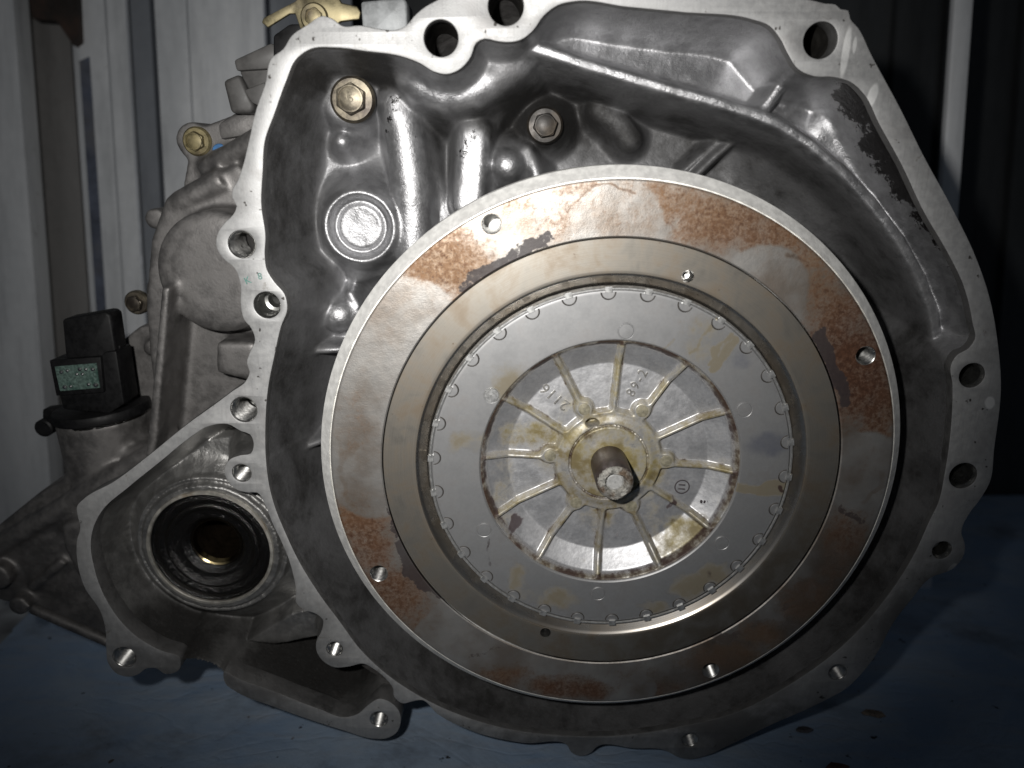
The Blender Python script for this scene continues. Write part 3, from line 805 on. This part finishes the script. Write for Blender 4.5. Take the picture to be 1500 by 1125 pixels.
st = np.clip(st * 1.5, 0, 1)
A = np.stack([st, dk, bl, 0 * st + 1], -1).reshape(-1, 4)
plate = fast_obj('damper_plate', np.stack([Xa, Ya, Za], -1).reshape(-1, 3), Fr, M_plate, FW, 30, A)
# staked tabs round the plate edge: 30 copies of one small mesh
def tab_mesh():
    m = 14; vs = []; fs = []
    r0 = .0033
    # half-disc stake (round side towards the hub), slightly raised, with a moat round it
    for (rad, y) in ((r0 * 1.14, -.00002), (r0 * 1.06, -.00025), (r0 * .96, -.0001), (r0 * .9, -.0004), (0.0001, -.0004)):
        for i in range(m + 1):
            a = PI / 2 + PI * i / m
            vs.append((rad * math.cos(a), y, rad * math.sin(a)))
    for k in range(4):
        for i in range(m):
            fs.append((k * (m + 1) + i, k * (m + 1) + i + 1, (k + 1) * (m + 1) + i + 1, (k + 1) * (m + 1) + i))
    v2, f2 = prism_vf([(.0000, -.0017), (.0028, -.0017), (.0028, .0017), (.0000, .0017)], -.0012, .003)
    return join([(vs, fs), (v2, f2)])
tv, tf = tab_mesh(); tab0 = None
def paint_tab(o):
    o.data.materials.append(M_moat); o.data.materials.append(M_stake)
    for k, p in enumerate(o.data.polygons): p.material_index = 1 if k < 28 else (0 if k < 56 else 2)
    return o
for k in range(30):
    a = math.radians(92.75 + 12 * k)
    if tab0 is None: t = tab0 = paint_tab(obj('tab', tv, tf, M_plate, FW, 40))
    else: t = tab0.copy(); COL.objects.link(t)
    t.location = (.0886 * math.cos(a), PLY, .0886 * math.sin(a)); t.rotation_euler = (0, -a, 0)
lathe('retaining_ring', [(.0897, .0022), (.0901, .0014), (.0906, .0014), (.0912, .0024), (.0913, .0060), (.0900, .0060)], M_stake, FW, 220)
for px, py in ((917,485),(720,579),(1090,600),(709,776),(1057,795),(876,869)):
    x, z = XZ(px, py, PLY)
    lathe('rivet', [(.0043, PLY + .0003), (.0041, PLY - .0001), (.0038, PLY + .0001), (.0034, PLY - .00035), (.0002, PLY - .0004)], M_plate if px in (917, 1090) else M_stake if py < 580 else M_plate, FW, 28, x, z)

# hub casting in the middle (twelve ribs)
h3 = .00038
X, Z = np.meshgrid(np.arange(-.067, .0671, h3), np.arange(-.067, .0671, h3))
R = np.hypot(X, Z); TH = np.arctan2(Z, X)
xr, zr = XZ(912, 503, .006); a0 = math.atan2(zr, xr)
a = (TH - a0 + PI / 12) % (PI / 6) - PI / 12
rd = np.abs(R * np.sin(a))
bend = .0130 - .0050 * np.clip((R - .0515) / .0105, 0, 1)
ribt = bend - .0036
pins = []
for px, py in ((856,600),(941,603),(976,676),(925,742),(844,737),(806,668)):
    pins.append(XZ(px, py, .009))
hubd = R - .0268
for x, z in pins: hubd = smin(hubd, np.hypot(X - x, Z - z) - .0040, .002)
raised = smin(hubd, rd - .0007, .0020)                       # <0 inside raised web
D = bend - .0036 * sstep(raised, .0014, -.0001)
# hub collar and centre disc
D = D - .0012 * sstep(R, .0255, .0210)
D = np.where(R < .0195, .0076, D)
D = np.where((R >= .0195) & (R < .0202), .0100, D)
# shadow gap at the rim
rimw = sstep(R, .0618, .0650)
D = D * (1 - rimw) + np.minimum(D, .0035) * rimw
x, z = XZ(868, 621, .008)
slot = np.hypot((X - x) / 1.5, (Z - z)) - .0022
D = np.where(slot < 0, D + .008 * sstep(slot, 0, -.0004), D)
D = blur(D, 1) + (fbm(X * 400, Z * 400) - .5) * .00012
keep = R < .0665
V, Fq, used = grid_mesh(np.stack([X, D, Z], -1), keep)
st = px_mask([(735,770,30,30,.6),(860,850,80,14,.7),(1010,780,60,34,.8),(700,680,14,60,.6),(895,680,62,58,1.0),(830,660,60,50,.75),(770,640,60,26,.8),(740,690,20,70,.5),(830,600,30,40,.5),(950,690,40,60,.8),(1050,700,40,80,.35),(1000,800,60,40,.75),(960,760,40,40,.5),(880,760,40,30,.7),(845,840,50,20,.5),(730,720,30,40,.5)], .009, X, Z)
st = np.maximum(st, .68 * sstep(raised, .0030, .0008))
st = np.maximum(st, .75 * sstep(R, .0615, .0640))
st = np.maximum(st, .80 * (R < .0197))
dk = px_mask([(756,769,15,15,1.0),([(985,735),(975,745)], 5, .8),(982,768,10,8,.5),(866,640,26,14,.6),(907,790,6,8,.6)], .010, X, Z)
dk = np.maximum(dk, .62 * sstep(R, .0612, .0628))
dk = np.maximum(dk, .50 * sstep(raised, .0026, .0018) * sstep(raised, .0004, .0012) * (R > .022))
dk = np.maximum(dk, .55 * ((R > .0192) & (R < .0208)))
A = np.stack([st, dk, 0 * st, 0 * st + 1], -1).reshape(-1, 4)[used]
def mat_hub():
    n = NT('hub_casting')
    A_ = n.attr('mask')
    a_ = n.noise(600, 4, .7); b_ = n.noise(90, 5, .7); d_ = n.noise(40, 4, .6)
    c = n.mix(n.ramp(a_, .3, .7), (.58, .58, .595), (.70, .70, .71))
    st_ = n.ramp(n.math('ADD', A_[0], n.math('MULTIPLY', n.math('SUBTRACT', b_, .5), 1.5)), .30, .95)
    yc = n.mix(n.ramp(n.math('ADD', d_, n.math('MULTIPLY', n.math('SUBTRACT', b_, .5), .5)), .35, .65), (.27, .215, .065), (.16, .12, .04))
    c = n.mix(n.math('MULTIPLY', st_, .95), c, yc)
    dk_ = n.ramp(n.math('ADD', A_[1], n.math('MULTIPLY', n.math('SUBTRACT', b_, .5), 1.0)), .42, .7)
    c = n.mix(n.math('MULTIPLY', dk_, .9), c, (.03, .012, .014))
    me = n.math('MULTIPLY', n.ramp(st_, 0, 1, .85, .25), n.ramp(dk_, 0, 1, 1, .2))
    return n.out(c, n.ramp(b_, .3, .7, .40, .52), me, n.bump(a_, .18, .0003))
M_hub = mat_hub()
M_pin = mat_simple('stained_pin', (.36, .33, .24), .5, .5, .3, 400, .1)
lathe('plate_edge', [(.0653, PLY + .0005), (.0651, PLY + .001), (.0653, .011)], M_plate, FW, 160)
hub = fast_obj('hub_casting', V, Fq, M_hub, FW, 180, A)
for x, z in pins:
    lathe('pin', [(.0031, .0100), (.0030, .00925), (.0028, .0092), (.0002, .0092)], M_pin, FW, 24, x, z)
text_obj('cast_number', '2116', .0080, *XZ(813, 581, .0128), math.radians(139), .01265, M_castno, FW, .0004, 1.1)
text_obj('cast_number', '89-2', .0068, *XZ(933, 561, .0128), math.radians(62), .01265, M_castno, FW, .0004, 1.25)
# ink stamps on a panel
x, z = XZ(999, 713, .0125)
v, f = lathe_vf([(.0040, .0124), (.0034, .0124)], 32, x, z)
parts = [(v, f)] + [prism_vf([(x - .0018, z + o), (x + .0016, z + o - .0003), (x + .0016, z + o + .0004), (x - .0018, z + o + .0005)], .01235, .0126) for o in (.0009, -.0014)]
obj('ink_stamp', *join(parts), M_ink, FW, 0)
x, z = XZ(1036, 735, .0105)
parts = []
for k in range(5):
    xx = x - .0036 + k * .0017
    parts.append(prism_vf([(xx, z - .0006), (xx + .0008, z - .0008), (xx + .0010, z + .0006), (xx + .0003, z + .0007)], .0102 - .0002 * k * 0, .0115))
obj('ink_letters', *join(parts), M_ink, FW, 0)

# input shaft
shaft = lathe('input_shaft', [(.0093, .0085), (.0092, -.006), (.0090, -.0150), (.0084, -.0166)], M_shaft, G, 48)
Vt, Ft = lathe_vf([(.0086, -.0160), (.0084, -.0170), (.0072, -.0178), (.0058, -.0180), (.0050, -.0176), (.0044, -.0150), (.0040, -.0140), (.0002, -.0138)], 48)
Vt = [(p[0] * (1 + .05 * math.sin(9 * i)), p[1] + .0005 * math.sin(i * 2.3), p[2]) for i, p in enumerate(Vt)]
obj('shaft_end', Vt, Ft, M_tip, shaft, 60)
lathe('shaft_centre', [(.0046, -.0150), (.0036, -.0158), (.0002, -.0158)], M_plug, shaft, 24)

# ------------------------------------------------------------------ hex bolts
def bolt(name, px, py, d, r, mat, parent, height=.007, turn=.3, flange=True, ax=None):
    x, z = XZ(px, py, d)
    parts = []
    y0 = d
    hexp = [(x + r * .86 * math.cos(turn + k * PI / 3), z + r * .86 * math.sin(turn + k * PI / 3)) for k in range(6)]
    o = bevel_obj(name, [prism_vf(hexp, y0 - height, y0)], mat, parent, .0006)
    if flange: lathe('washer', [(r * 1.25, y0 + .002), (r * 1.25, y0 - .0006), (r * 1.1, y0 - .0018), (r * .6, y0 - .0020)], mat, o, 36, x, z)
    lathe('head_cap', [(r * .74, y0 - height + .0002), (r * .70, y0 - height - .0005), (r * .62, y0 - height - .0006), (r * .58, y0 - height + .0006), (.0002, y0 - height + .0004)], mat, o, 30, x, z)
    return o, x, z, y0 - height
b1, x, z, y = bolt('flange_bolt', 517, 146, .046, .0088, M_zincd, G, .0075, .45)
text_obj('head_mark', '8', .006, x, z, .6, y + .0003, M_zincd, b1, .0003)
b1['label'] = 'zinc flange bolt inside the bell corner'
b2, *_ = bolt('flange_bolt', 798, 184, .0600, .0074, M_oilbolt, G, .007, .2)
b2['label'] = 'oily bolt head behind the flywheel top'

# ------------------------------------------------------------------ casting on the left, outside the bell
def PP(pts, d): return [XZ(*p, d) for p in pts]
def y_cyl(px, py, d, r, y0, y1, seg=40):
    x, z = XZ(px, py, d); return prism_vf([(x + r * math.cos(2 * PI * k / seg), z + r * math.sin(2 * PI * k / seg)) for k in range(seg)], y0, y1)
def bar_px(a, b, da, db, ra, rb): return cone_vf(P(*a, da), P(*b, db), ra, rb)
parts = [
 y_cyl(318, 400, .050, .0325, .052, .125), y_cyl(319, 400, .050, .0312, .0505, .06), y_cyl(320, 400, .049, .0285, .0492, .06), y_cyl(321, 400, .048, .024, .0484, .06),
 prism_vf(PP([(245,290),(350,240),(420,300),(420,620),(300,640),(235,630),(222,520),(216,440),(224,350)], .075), .072, .135),
 prism_vf(PP([(242,418),(255,418),(236,640),(229,668),(217,668),(221,640)], .045), .040, .11),
 prism_vf(PP([(276,192),(300,184),(350,165),(420,180),(420,330),(300,320),(268,275),(274,240)], .085), .084, .13),
 bar_px((300,250),(400,190), .085, .07, .006, .006), bar_px((262,300),(330,262), .078, .075, .007, .007),
 prism_vf(PP([(214,415),(242,398),(246,486),(218,470)], .082), .080, .11),
 prism_vf(PP([(178,500),(205,478),(240,470),(260,640),(190,640)], .10), .098, .14),
 y_cyl(232, 320, .09, .006, .085, .12), y_cyl(225, 508, .095, .005, .09, .12), y_cyl(290, 207, .09, .010, .084, .115),
 prism_vf(PP([(318,500),(375,500),(380,560),(318,545)], .05), .048, .09),
 # tower that carries the sensor
 cone_vf(P(168, 712, .085), P(151, 604, .085), .0240, .0262), cone_vf(P(175, 745, .085), P(166, 700, .085), .036, .027),
 # arm parallel to the diagonal flange
 bar_px((262,640),(-40,822), .060, .060, .0062, .0062),
 prism_vf(PP([(250,632),(160,668),(95,700),(62,718),(-40,800),(-40,830),(60,785),(130,752),(250,665)], .07), .066, .11),
 # lower left wing
 prism_vf(PP([(-40,800),(110,745),(190,700),(200,930),(150,938),(45,893),(-40,868)], .06), .060, .11),
 prism_vf(PP([(90,770),(150,750),(160,900),(120,850),(95,800)], .05), .048, .08),
 bar_px((45,890),(165,942), .050, .045, .0034, .0036), ]
parts += [y_cyl(27, 888, .052, .0062, .051, .075), y_cyl(-6, 846, .052, .0085, .051, .08)]
bar3 = [bar_px((45,862),(95,820), .058, .058, .003, .003)]
side = voxel_obj('side_casting', parts + bar3, M_cast_d, G, .0014, 10)
side['label'] = 'dull grey casting outside the bell flange'

# hidden sump that carries the tail
bevel_obj('oil_pan', [prism_vf([(-.09, -.2060), (.10, -.2060), (.12, -.15), (.12, -.02), (-.11, -.02), (-.11, -.15)], .113, .17)], M_cast_d, G, .004)

bolt('cover_bolt', 289, 207, .083, .0062, M_zincc, G, .005, .5)[0]['label'] = 'yellow zinc bolt beside the blue paint dot'
bolt('cover_bolt', 201, 443, .083, .0056, M_zincd, G, .005, .2)[0]['label'] = 'tarnished bolt on the side ear'
x, z = XZ(322, 222, .0835)
lathe('paint_dot', [(.0042, .0836), (.0038, .0830), (.0002, .0828)], M_blue, side, 20, x, z)

# cam sensor with its little circuit window
ax0, ax1 = Vector(P(151, 604, .085)), Vector(P(147, 588, .085)); up = (ax1 - ax0).normalized()
sv, sf = cone_vf(ax0 - up * .001, ax0 + up * .0050, .0275, .0270, 48)
sensor = bevel_obj('speed_sensor', [(sv, sf)], M_black, G, .0012)
sensor['label'] = 'black plastic sensor with a small green circuit window'
obj('o_ring', *cone_vf(ax0 - up * .0025, ax0 - up * .0008, .0258, .0258, 48), M_rubber, sensor, 40)
fy = .066
def slab(pts, d0, d1): return prism_vf(PP(pts, d0), d0, d1)
bevel_obj('sensor_body', [slab([(73,527),(146,524),(152,516),(170,514),(182,592),(160,606),(92,600)], fy, fy + .018)], M_black, sensor, .0012)
bevel_obj('plug_socket', [slab([(90,468),(154,457),(162,462),(177,570),(100,572)], fy + .002, fy + .016)], M_black, sensor, .002)
bevel_obj('window_frame', [slab([(72,528),(147,523),(152,575),(82,580)], fy - .0025, fy + .002)], M_black, sensor, .0006)
obj('circuit_board', *slab([(80,537),(141,532),(146,568),(88,573)], fy - .0031, fy), M_pcb, sensor, 0)
for px, py, r in ((90,545,.0011),(99,543,.0010),(117,541,.0011),(126,541,.0009),(136,541,.0011),(113,548,.0008),(121,548,.0009),(95,567,.0012),(104,566,.0009),(130,563,.0010),(140,564,.0013)):
    c = P(px, py, fy - .0034); lathe('solder_joint', [(r * 1.2, fy - .0030), (r * .9, fy - .0040), (.0001, fy - .0043)], M_bright, sensor, 12, c[0], c[2])
bevel_obj('side_clip', [slab([(168,505),(176,507),(175,516),(167,515)], fy + .006, fy + .012)], M_black, sensor, .0004)
c = P(68, 625, .09); ear = lathe('sensor_ear', [(.0055, .094), (.0055, .087), (.0045, .0862), (.0002, .0862)], M_black, sensor, 24, c[0], c[2])
bevel_obj('ear_arm', [slab([(62,600),(95,596),(95,612),(62,614)], .086, .094)], M_black, sensor, .0008)

# grey wiring connectors behind the upper left of the flange
con = bevel_obj('wiring_connector', [slab([(342,88),(396,63),(420,70),(410,100),(346,104)], .060, .085), slab([(350,104),(395,82),(420,95),(410,150),(364,132)], .064, .09)], M_grey_pl, G, .0012)
con['label'] = 'grey plastic wiring connector behind the flange'
bevel_obj('plug', [slab([(326,118),(350,108),(372,155),(368,166),(338,166)], .068, .095)], M_grey_pl, con, .003, 3)
bevel_obj('latch', [slab([(357,132),(388,120),(388,160),(368,150)], .0625, .07)], M_grey_pl, con, .0008)
bevel_obj('lug', [slab([(318,182),(352,160),(385,172),(385,195),(322,205)], .080, .10)], M_cast_d, G, .002)

# zinc bracket at the top with its bolt, and an alloy block beside it
br = bevel_obj('bracket', [slab([(383,33),(386,26),(432,2),(452,-16),(490,-14),(500,4),(523,9),(528,18),(526,28),(498,32),(485,46),(440,42),(432,20),(424,20),(392,40)], .040, .0425)], M_zinc, G, .0005)
br['label'] = 'yellow zinc plated steel bracket above the flange'
o, x, z, y = bolt('bracket_bolt', 461, 26, .040, .0052, M_zinc, br, .003, .3)
blk = bevel_obj('alloy_block', [slab([(528,2),(590,-4),(596,2),(598,60),(532,60)], .038, .06)], mat_simple('pale_alloy', (.27, .28, .285), .55, .3, .3, 150, .3, (.16, .16, .16), .35), G, .0015)
blk['label'] = 'pale alloy block beside the yellow bracket'
bevel_obj('block_step', [slab([(400,52),(424,35),(452,35),(430,75),(400,90)], .046, .06)], M_black, G, .001)

# green ink marks on the flange
text_obj('ink_mark', 'K', .0048, *XZ(363, 411), .35, .0098, M_green, housing, .00008)
text_obj('ink_mark', '8', .0044, *XZ(381, 405), .15, .0098, M_green, housing, .00008)

# ------------------------------------------------------------------ the place: floor, blue sheet, walls
Z0 = -.004
ZS = 0.0
wl = W(20, 905, z=Z0)
YW = max(.36, wl[1])
print('wall y', YW, 'cam', CAM_W)
lowest = min((G.location.z + 0 + (v[1] * sl + v[2] * cl)) for v in [(p[0], .010, p[1]) for p in np.concatenate([outer, bar])])
print('lowest flange point above sheet', lowest)

M_floor = mat_simple('grey_floor', (.55, .57, .58), .75, 0, .3, 30, .3, (.10, .10, .10), .4)
fv = [(-3, -1.0, Z0), (3, -1.0, Z0), (3, 3, Z0), (-3, 3, Z0)]
tag(obj('floor', fv, [(0, 1, 2, 3)], M_floor, None, 0), kind='structure')

def mat_sheet():
    n = NT('blue_sheet')
    a_ = n.noise(14, 5, .6, dist=.8); b_ = n.noise(160, 5, .7); e_ = n.noise(60, 6, .65, co=n.scaled((.35, 1.6, 1)), dist=.5)
    c = n.mix(n.ramp(a_, .32, .68), (.32, .45, .64), (.43, .54, .68))
    c = n.mix(n.math('MULTIPLY', n.ramp(e_, .45, .75), .6), c, (.46, .50, .56))
    c = n.mix(n.ramp(n.noise(95, 3, .6), .68, .74), c, (.035, .035, .04))
    c = n.mix(n.ramp(n.noise(75, 3, .6, co=n.scaled((1, .5, 1))), .71, .75), c, (.16, .13, .11))
    w_ = n.noise(9, 3, .5, dist=2.2)
    cr = n.ramp(n.math('ABSOLUTE', n.math('SUBTRACT', w_, .5)), .0, .03)
    c = n.mix(n.ramp(n.noise(7, 6, .7), .52, .75), c, (.17, .20, .25))
    nb = n.bump(b_, .3, .0010); nb = n.bump(a_, .3, .006, nb); nb = n.bump(cr, .10, .002, nb)
    return n.out(c, n.ramp(b_, .3, .7, .5, .7), 0, nb)
M_sheet = mat_sheet()
# edge of the sheet runs diagonally behind the left wing
e1 = W(0, 945, z=0); e2 = W(52, 893, z=0)
ed = (e2 - e1)[:2] / np.linalg.norm((e2 - e1)[:2])
f1 = W(0, 1052, z=0)[:2]; f2 = W(140, 950, z=0)[:2]
gx = np.linspace(-.9, 1.2, 240); gy = np.linspace(-.42, YW + .26, 190)
GX, GY = np.meshgrid(gx, gy)
side_d = (GX - e1[0]) * ed[1] - (GY - e1[1]) * ed[0]          # >0 on the camera side of the edge
fd = seg_dist(GX, GY, np.array([f1 + (f1 - f2) * 3, f1, f2, f2 + (f2 - f1) * 1.5]))
nrm = np.array([(f2 - f1)[1], -(f2 - f1)[0]]); nrm /= np.linalg.norm(nrm)
fs_ = (GX - f1[0]) * nrm[0] + (GY - f1[1]) * nrm[1]
GZs = ZS - .0005 + .0016 * sstep(-fs_, -.001, .004) * (GX < -.12) + (fbm(GX * 14, GY * 14) - .5) * .0020
cell = .012
snap = np.where((side_d < 0) & (side_d > -cell * 1.6), side_d, 0)
GX = GX - snap * ed[1]; GY = GY + snap * ed[0]
V, Fq, used = grid_mesh(np.stack([GX, GY, GZs], -1), side_d > -cell * 1.6)
Vb = V.copy(); Vb[:, 2] = Z0 + .0008
sheet = fast_obj('blue_sheet', V, Fq, M_sheet, None, 60)
so = sheet.modifiers.new('thickness', 'SOLIDIFY'); so.thickness = .0015; so.offset = -1
tag(sheet, 'worn blue sheet spread over the ground under the gearbox', 'sheet')

# corrugated wall on the left
def mat_wall(name, lo, hi, dirt, amt):
    n = NT(name)
    a_ = n.noise(9, 6, .65, co=n.scaled((1, 1, .25)), dist=.4); b_ = n.noise(120, 5, .7); e_ = n.noise(40, 5, .7, co=n.scaled((1, 1, .12)))
    c = n.mix(n.ramp(a_, .3, .7), lo, hi)
    c = n.mix(n.math('MULTIPLY', n.ramp(e_, .45, .7), .5), c, tuple(x * .62 for x in lo))
    c = n.mix(n.ramp(n.math('ADD', n.noise(26, 5, .7), n.math('MULTIPLY', b_, .25)), 1.12 - amt, 1.22 - amt), c, dirt)
    return n.out(c, n.ramp(b_, .3, .7, .5, .7), .25, n.bump(b_, .15, .001))
M_wall = mat_wall('weathered_sheet_metal', (.50, .52, .54), (.72, .735, .75), (.26, .245, .235), .34)
M_recess = mat_wall('rusty_recess', (.15, .148, .145), (.22, .215, .21), (.08, .06, .05), .34)
M_groove = mat_wall('dark_groove', (.18, .195, .22), (.27, .29, .32), (.09, .09, .09), .3)  # groove shadow painted in as a darker wall tone
YR = 220
prof = [(-500,0,0),(-330,0,0),(-322,.03,2),(-260,.03,2),(-252,0,0),(-60,0,0),(36,0,0),(58,.022,0),(62,.045,1),(114,.045,1),(117,.012,0),(126,.010,0),(166,.008,0),(169,.004,0),(199,.002,0),(203,.030,2),(231,.030,2),
        (238,.004,0),(283,.002,0),(286,-.002,0),(396,-.002,0),(400,.060,2),(470,.060,2),(520,.060,2)]
pv = []; pm = []
for px, off, m in prof:
    w = W(px, YR, y=YW + off); pv.append((w[0], w[1])); pm.append(m)
wallE = bpy.data.objects.new('corrugated_wall', None); COL.objects.link(wallE); wallE.location = (pv[8][0], YW, Z0)
tag(wallE, 'weathered grey corrugated sheet metal wall behind the gearbox', 'wall')
HT = 1.1
for i in range(len(pv) - 1):
    a_, b_ = np.array(pv[i]), np.array(pv[i + 1])
    m = (M_wall, M_recess, M_groove)[max(pm[i], pm[i + 1]) if abs(prof[i][1] - prof[i+1][1]) < .02 else max(pm[i], pm[i+1]) if pm[i] != pm[i+1] else 0]
    dirv = (b_ - a_) / max(np.linalg.norm(b_ - a_), 1e-6); nn = np.array([-dirv[1], dirv[0]]) * .0015
    L = np.array([pv[8][0], YW])
    q = [a_ - L, b_ - L, b_ + nn - L, a_ + nn - L]
    vs = [(p[0], p[1], 0) for p in q] + [(p[0], p[1], HT) for p in q]
    obj('wall_panel', vs, [(0, 1, 5, 4), (1, 2, 6, 5), (2, 3, 7, 6), (3, 0, 4, 7), (4, 5, 6, 7), (3, 2, 1, 0)], m, wallE, 0)
# blue painted conduit and rust patch in the recess
w0 = W(118, 84, y=YW + .011); w1 = W(133, 84, y=YW + .011)
cx0, cx1 = w0[0] - pv[8][0], w1[0] - pv[8][0]
cv, cf = prism_vf([(cx0, 0), (cx1, 0), (cx1, w0[2] - Z0), (cx0, w0[2] - Z0 - .004)], .0085, .0115)
obj('blue_strip', cv, cf, mat_simple('blue_painted_strip', (.07, .082, .115), .7, 0, .4, 60, .2, (.10, .10, .105), .45), wallE, 0)
wr = W(104, 20, y=YW + .02)
rc = [(wr[0] - pv[8][0] + dx, .0, wr[2] - Z0 + dz) for dx, dz in ((-.030, .06), (.018, .06), (.016, -.030), (.010, -.034), (-.004, -.012), (-.026, -.010))]
obj('rust_scab', *prism_vf([(p[0], p[2]) for p in rc], .002, .012), mat_simple('rust_scab', (.040, .024, .018), .9, 0, .5, 120, .6, (.015, .012, .01), .5), wallE, 0)

# dark end wall on the right, with one bright steel upright
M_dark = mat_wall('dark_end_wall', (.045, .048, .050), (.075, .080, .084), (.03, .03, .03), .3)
YD = YW + .28
xs = [W(p, 300, y=YD)[0] for p in (470, 560, 700, 860, 1000, 1130, 1290, 1350, 1362, 1420, 1470, 1560, 1720, 1900, 2300)]
dwE = bpy.data.objects.new('dark_end_wall', None); COL.objects.link(dwE); dwE.location = (xs[7], YD, Z0)
tag(dwE, 'dark charcoal panelled wall in the shade behind the bell housing', 'wall')
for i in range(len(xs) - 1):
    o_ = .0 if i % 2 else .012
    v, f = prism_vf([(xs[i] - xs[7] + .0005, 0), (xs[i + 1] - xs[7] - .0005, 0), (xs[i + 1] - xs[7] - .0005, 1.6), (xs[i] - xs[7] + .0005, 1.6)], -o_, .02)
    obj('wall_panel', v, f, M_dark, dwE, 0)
wa = W(1404, 0, y=YW - .06); wb = W(1432, 0, y=YW - .06)
up_ = bevel_obj('steel_upright', [prism_vf([(0, 0), (wb[0] - wa[0], 0), (wb[0] - wa[0], 1.3), (0, 1.3)], 0, .008)], mat_wall('galvanised_post', (.80, .82, .84), (.90, .91, .92), (.6, .6, .6), .2), None, .0015)
up_.location = (wa[0] - .003, YW - .06, Z0)
tag(up_, 'narrow bright steel upright in front of the dark wall', 'post')

# crumbs of rust and paint on the sheet
for k, (px, py, r, lab) in enumerate(((1280, 1046, .006, 'largest brown flake on the blue sheet right of the housing'), (1178, 1070, .0045, 'dark crumb on the blue sheet below the flange'), (1226, 1124, .005, 'rusty crumb on the blue sheet near the front edge'))):
    w = W(px, py, z=0); m = 9
    poly = [(r * (.7 + .5 * random.random()) * math.cos(2 * PI * i / m) * 1.3, r * (.6 + .5 * random.random()) * math.sin(2 * PI * i / m) * .8) for i in range(m)]
    vs = [(p[0], p[1], .0002) for p in poly] + [(p[0] * .8, p[1] * .8, .0012 + .0005 * random.random()) for p in poly]
    fs = [tuple(range(m, 2 * m))] + [(i, (i + 1) % m, (i + 1) % m + m, i + m) for i in range(m)]
    o_ = obj('flake', vs, fs, mat_simple('flake_brown_%d' % k, ((.24, .20, .16), (.09, .09, .10), (.12, .06, .05), (.07, .055, .045))[k], .8, 0, .5, 400, .6), None, 0, loc=(w[0], w[1], 0))
    tag(o_, lab, 'flake', 'flakes lying on the blue sheet')
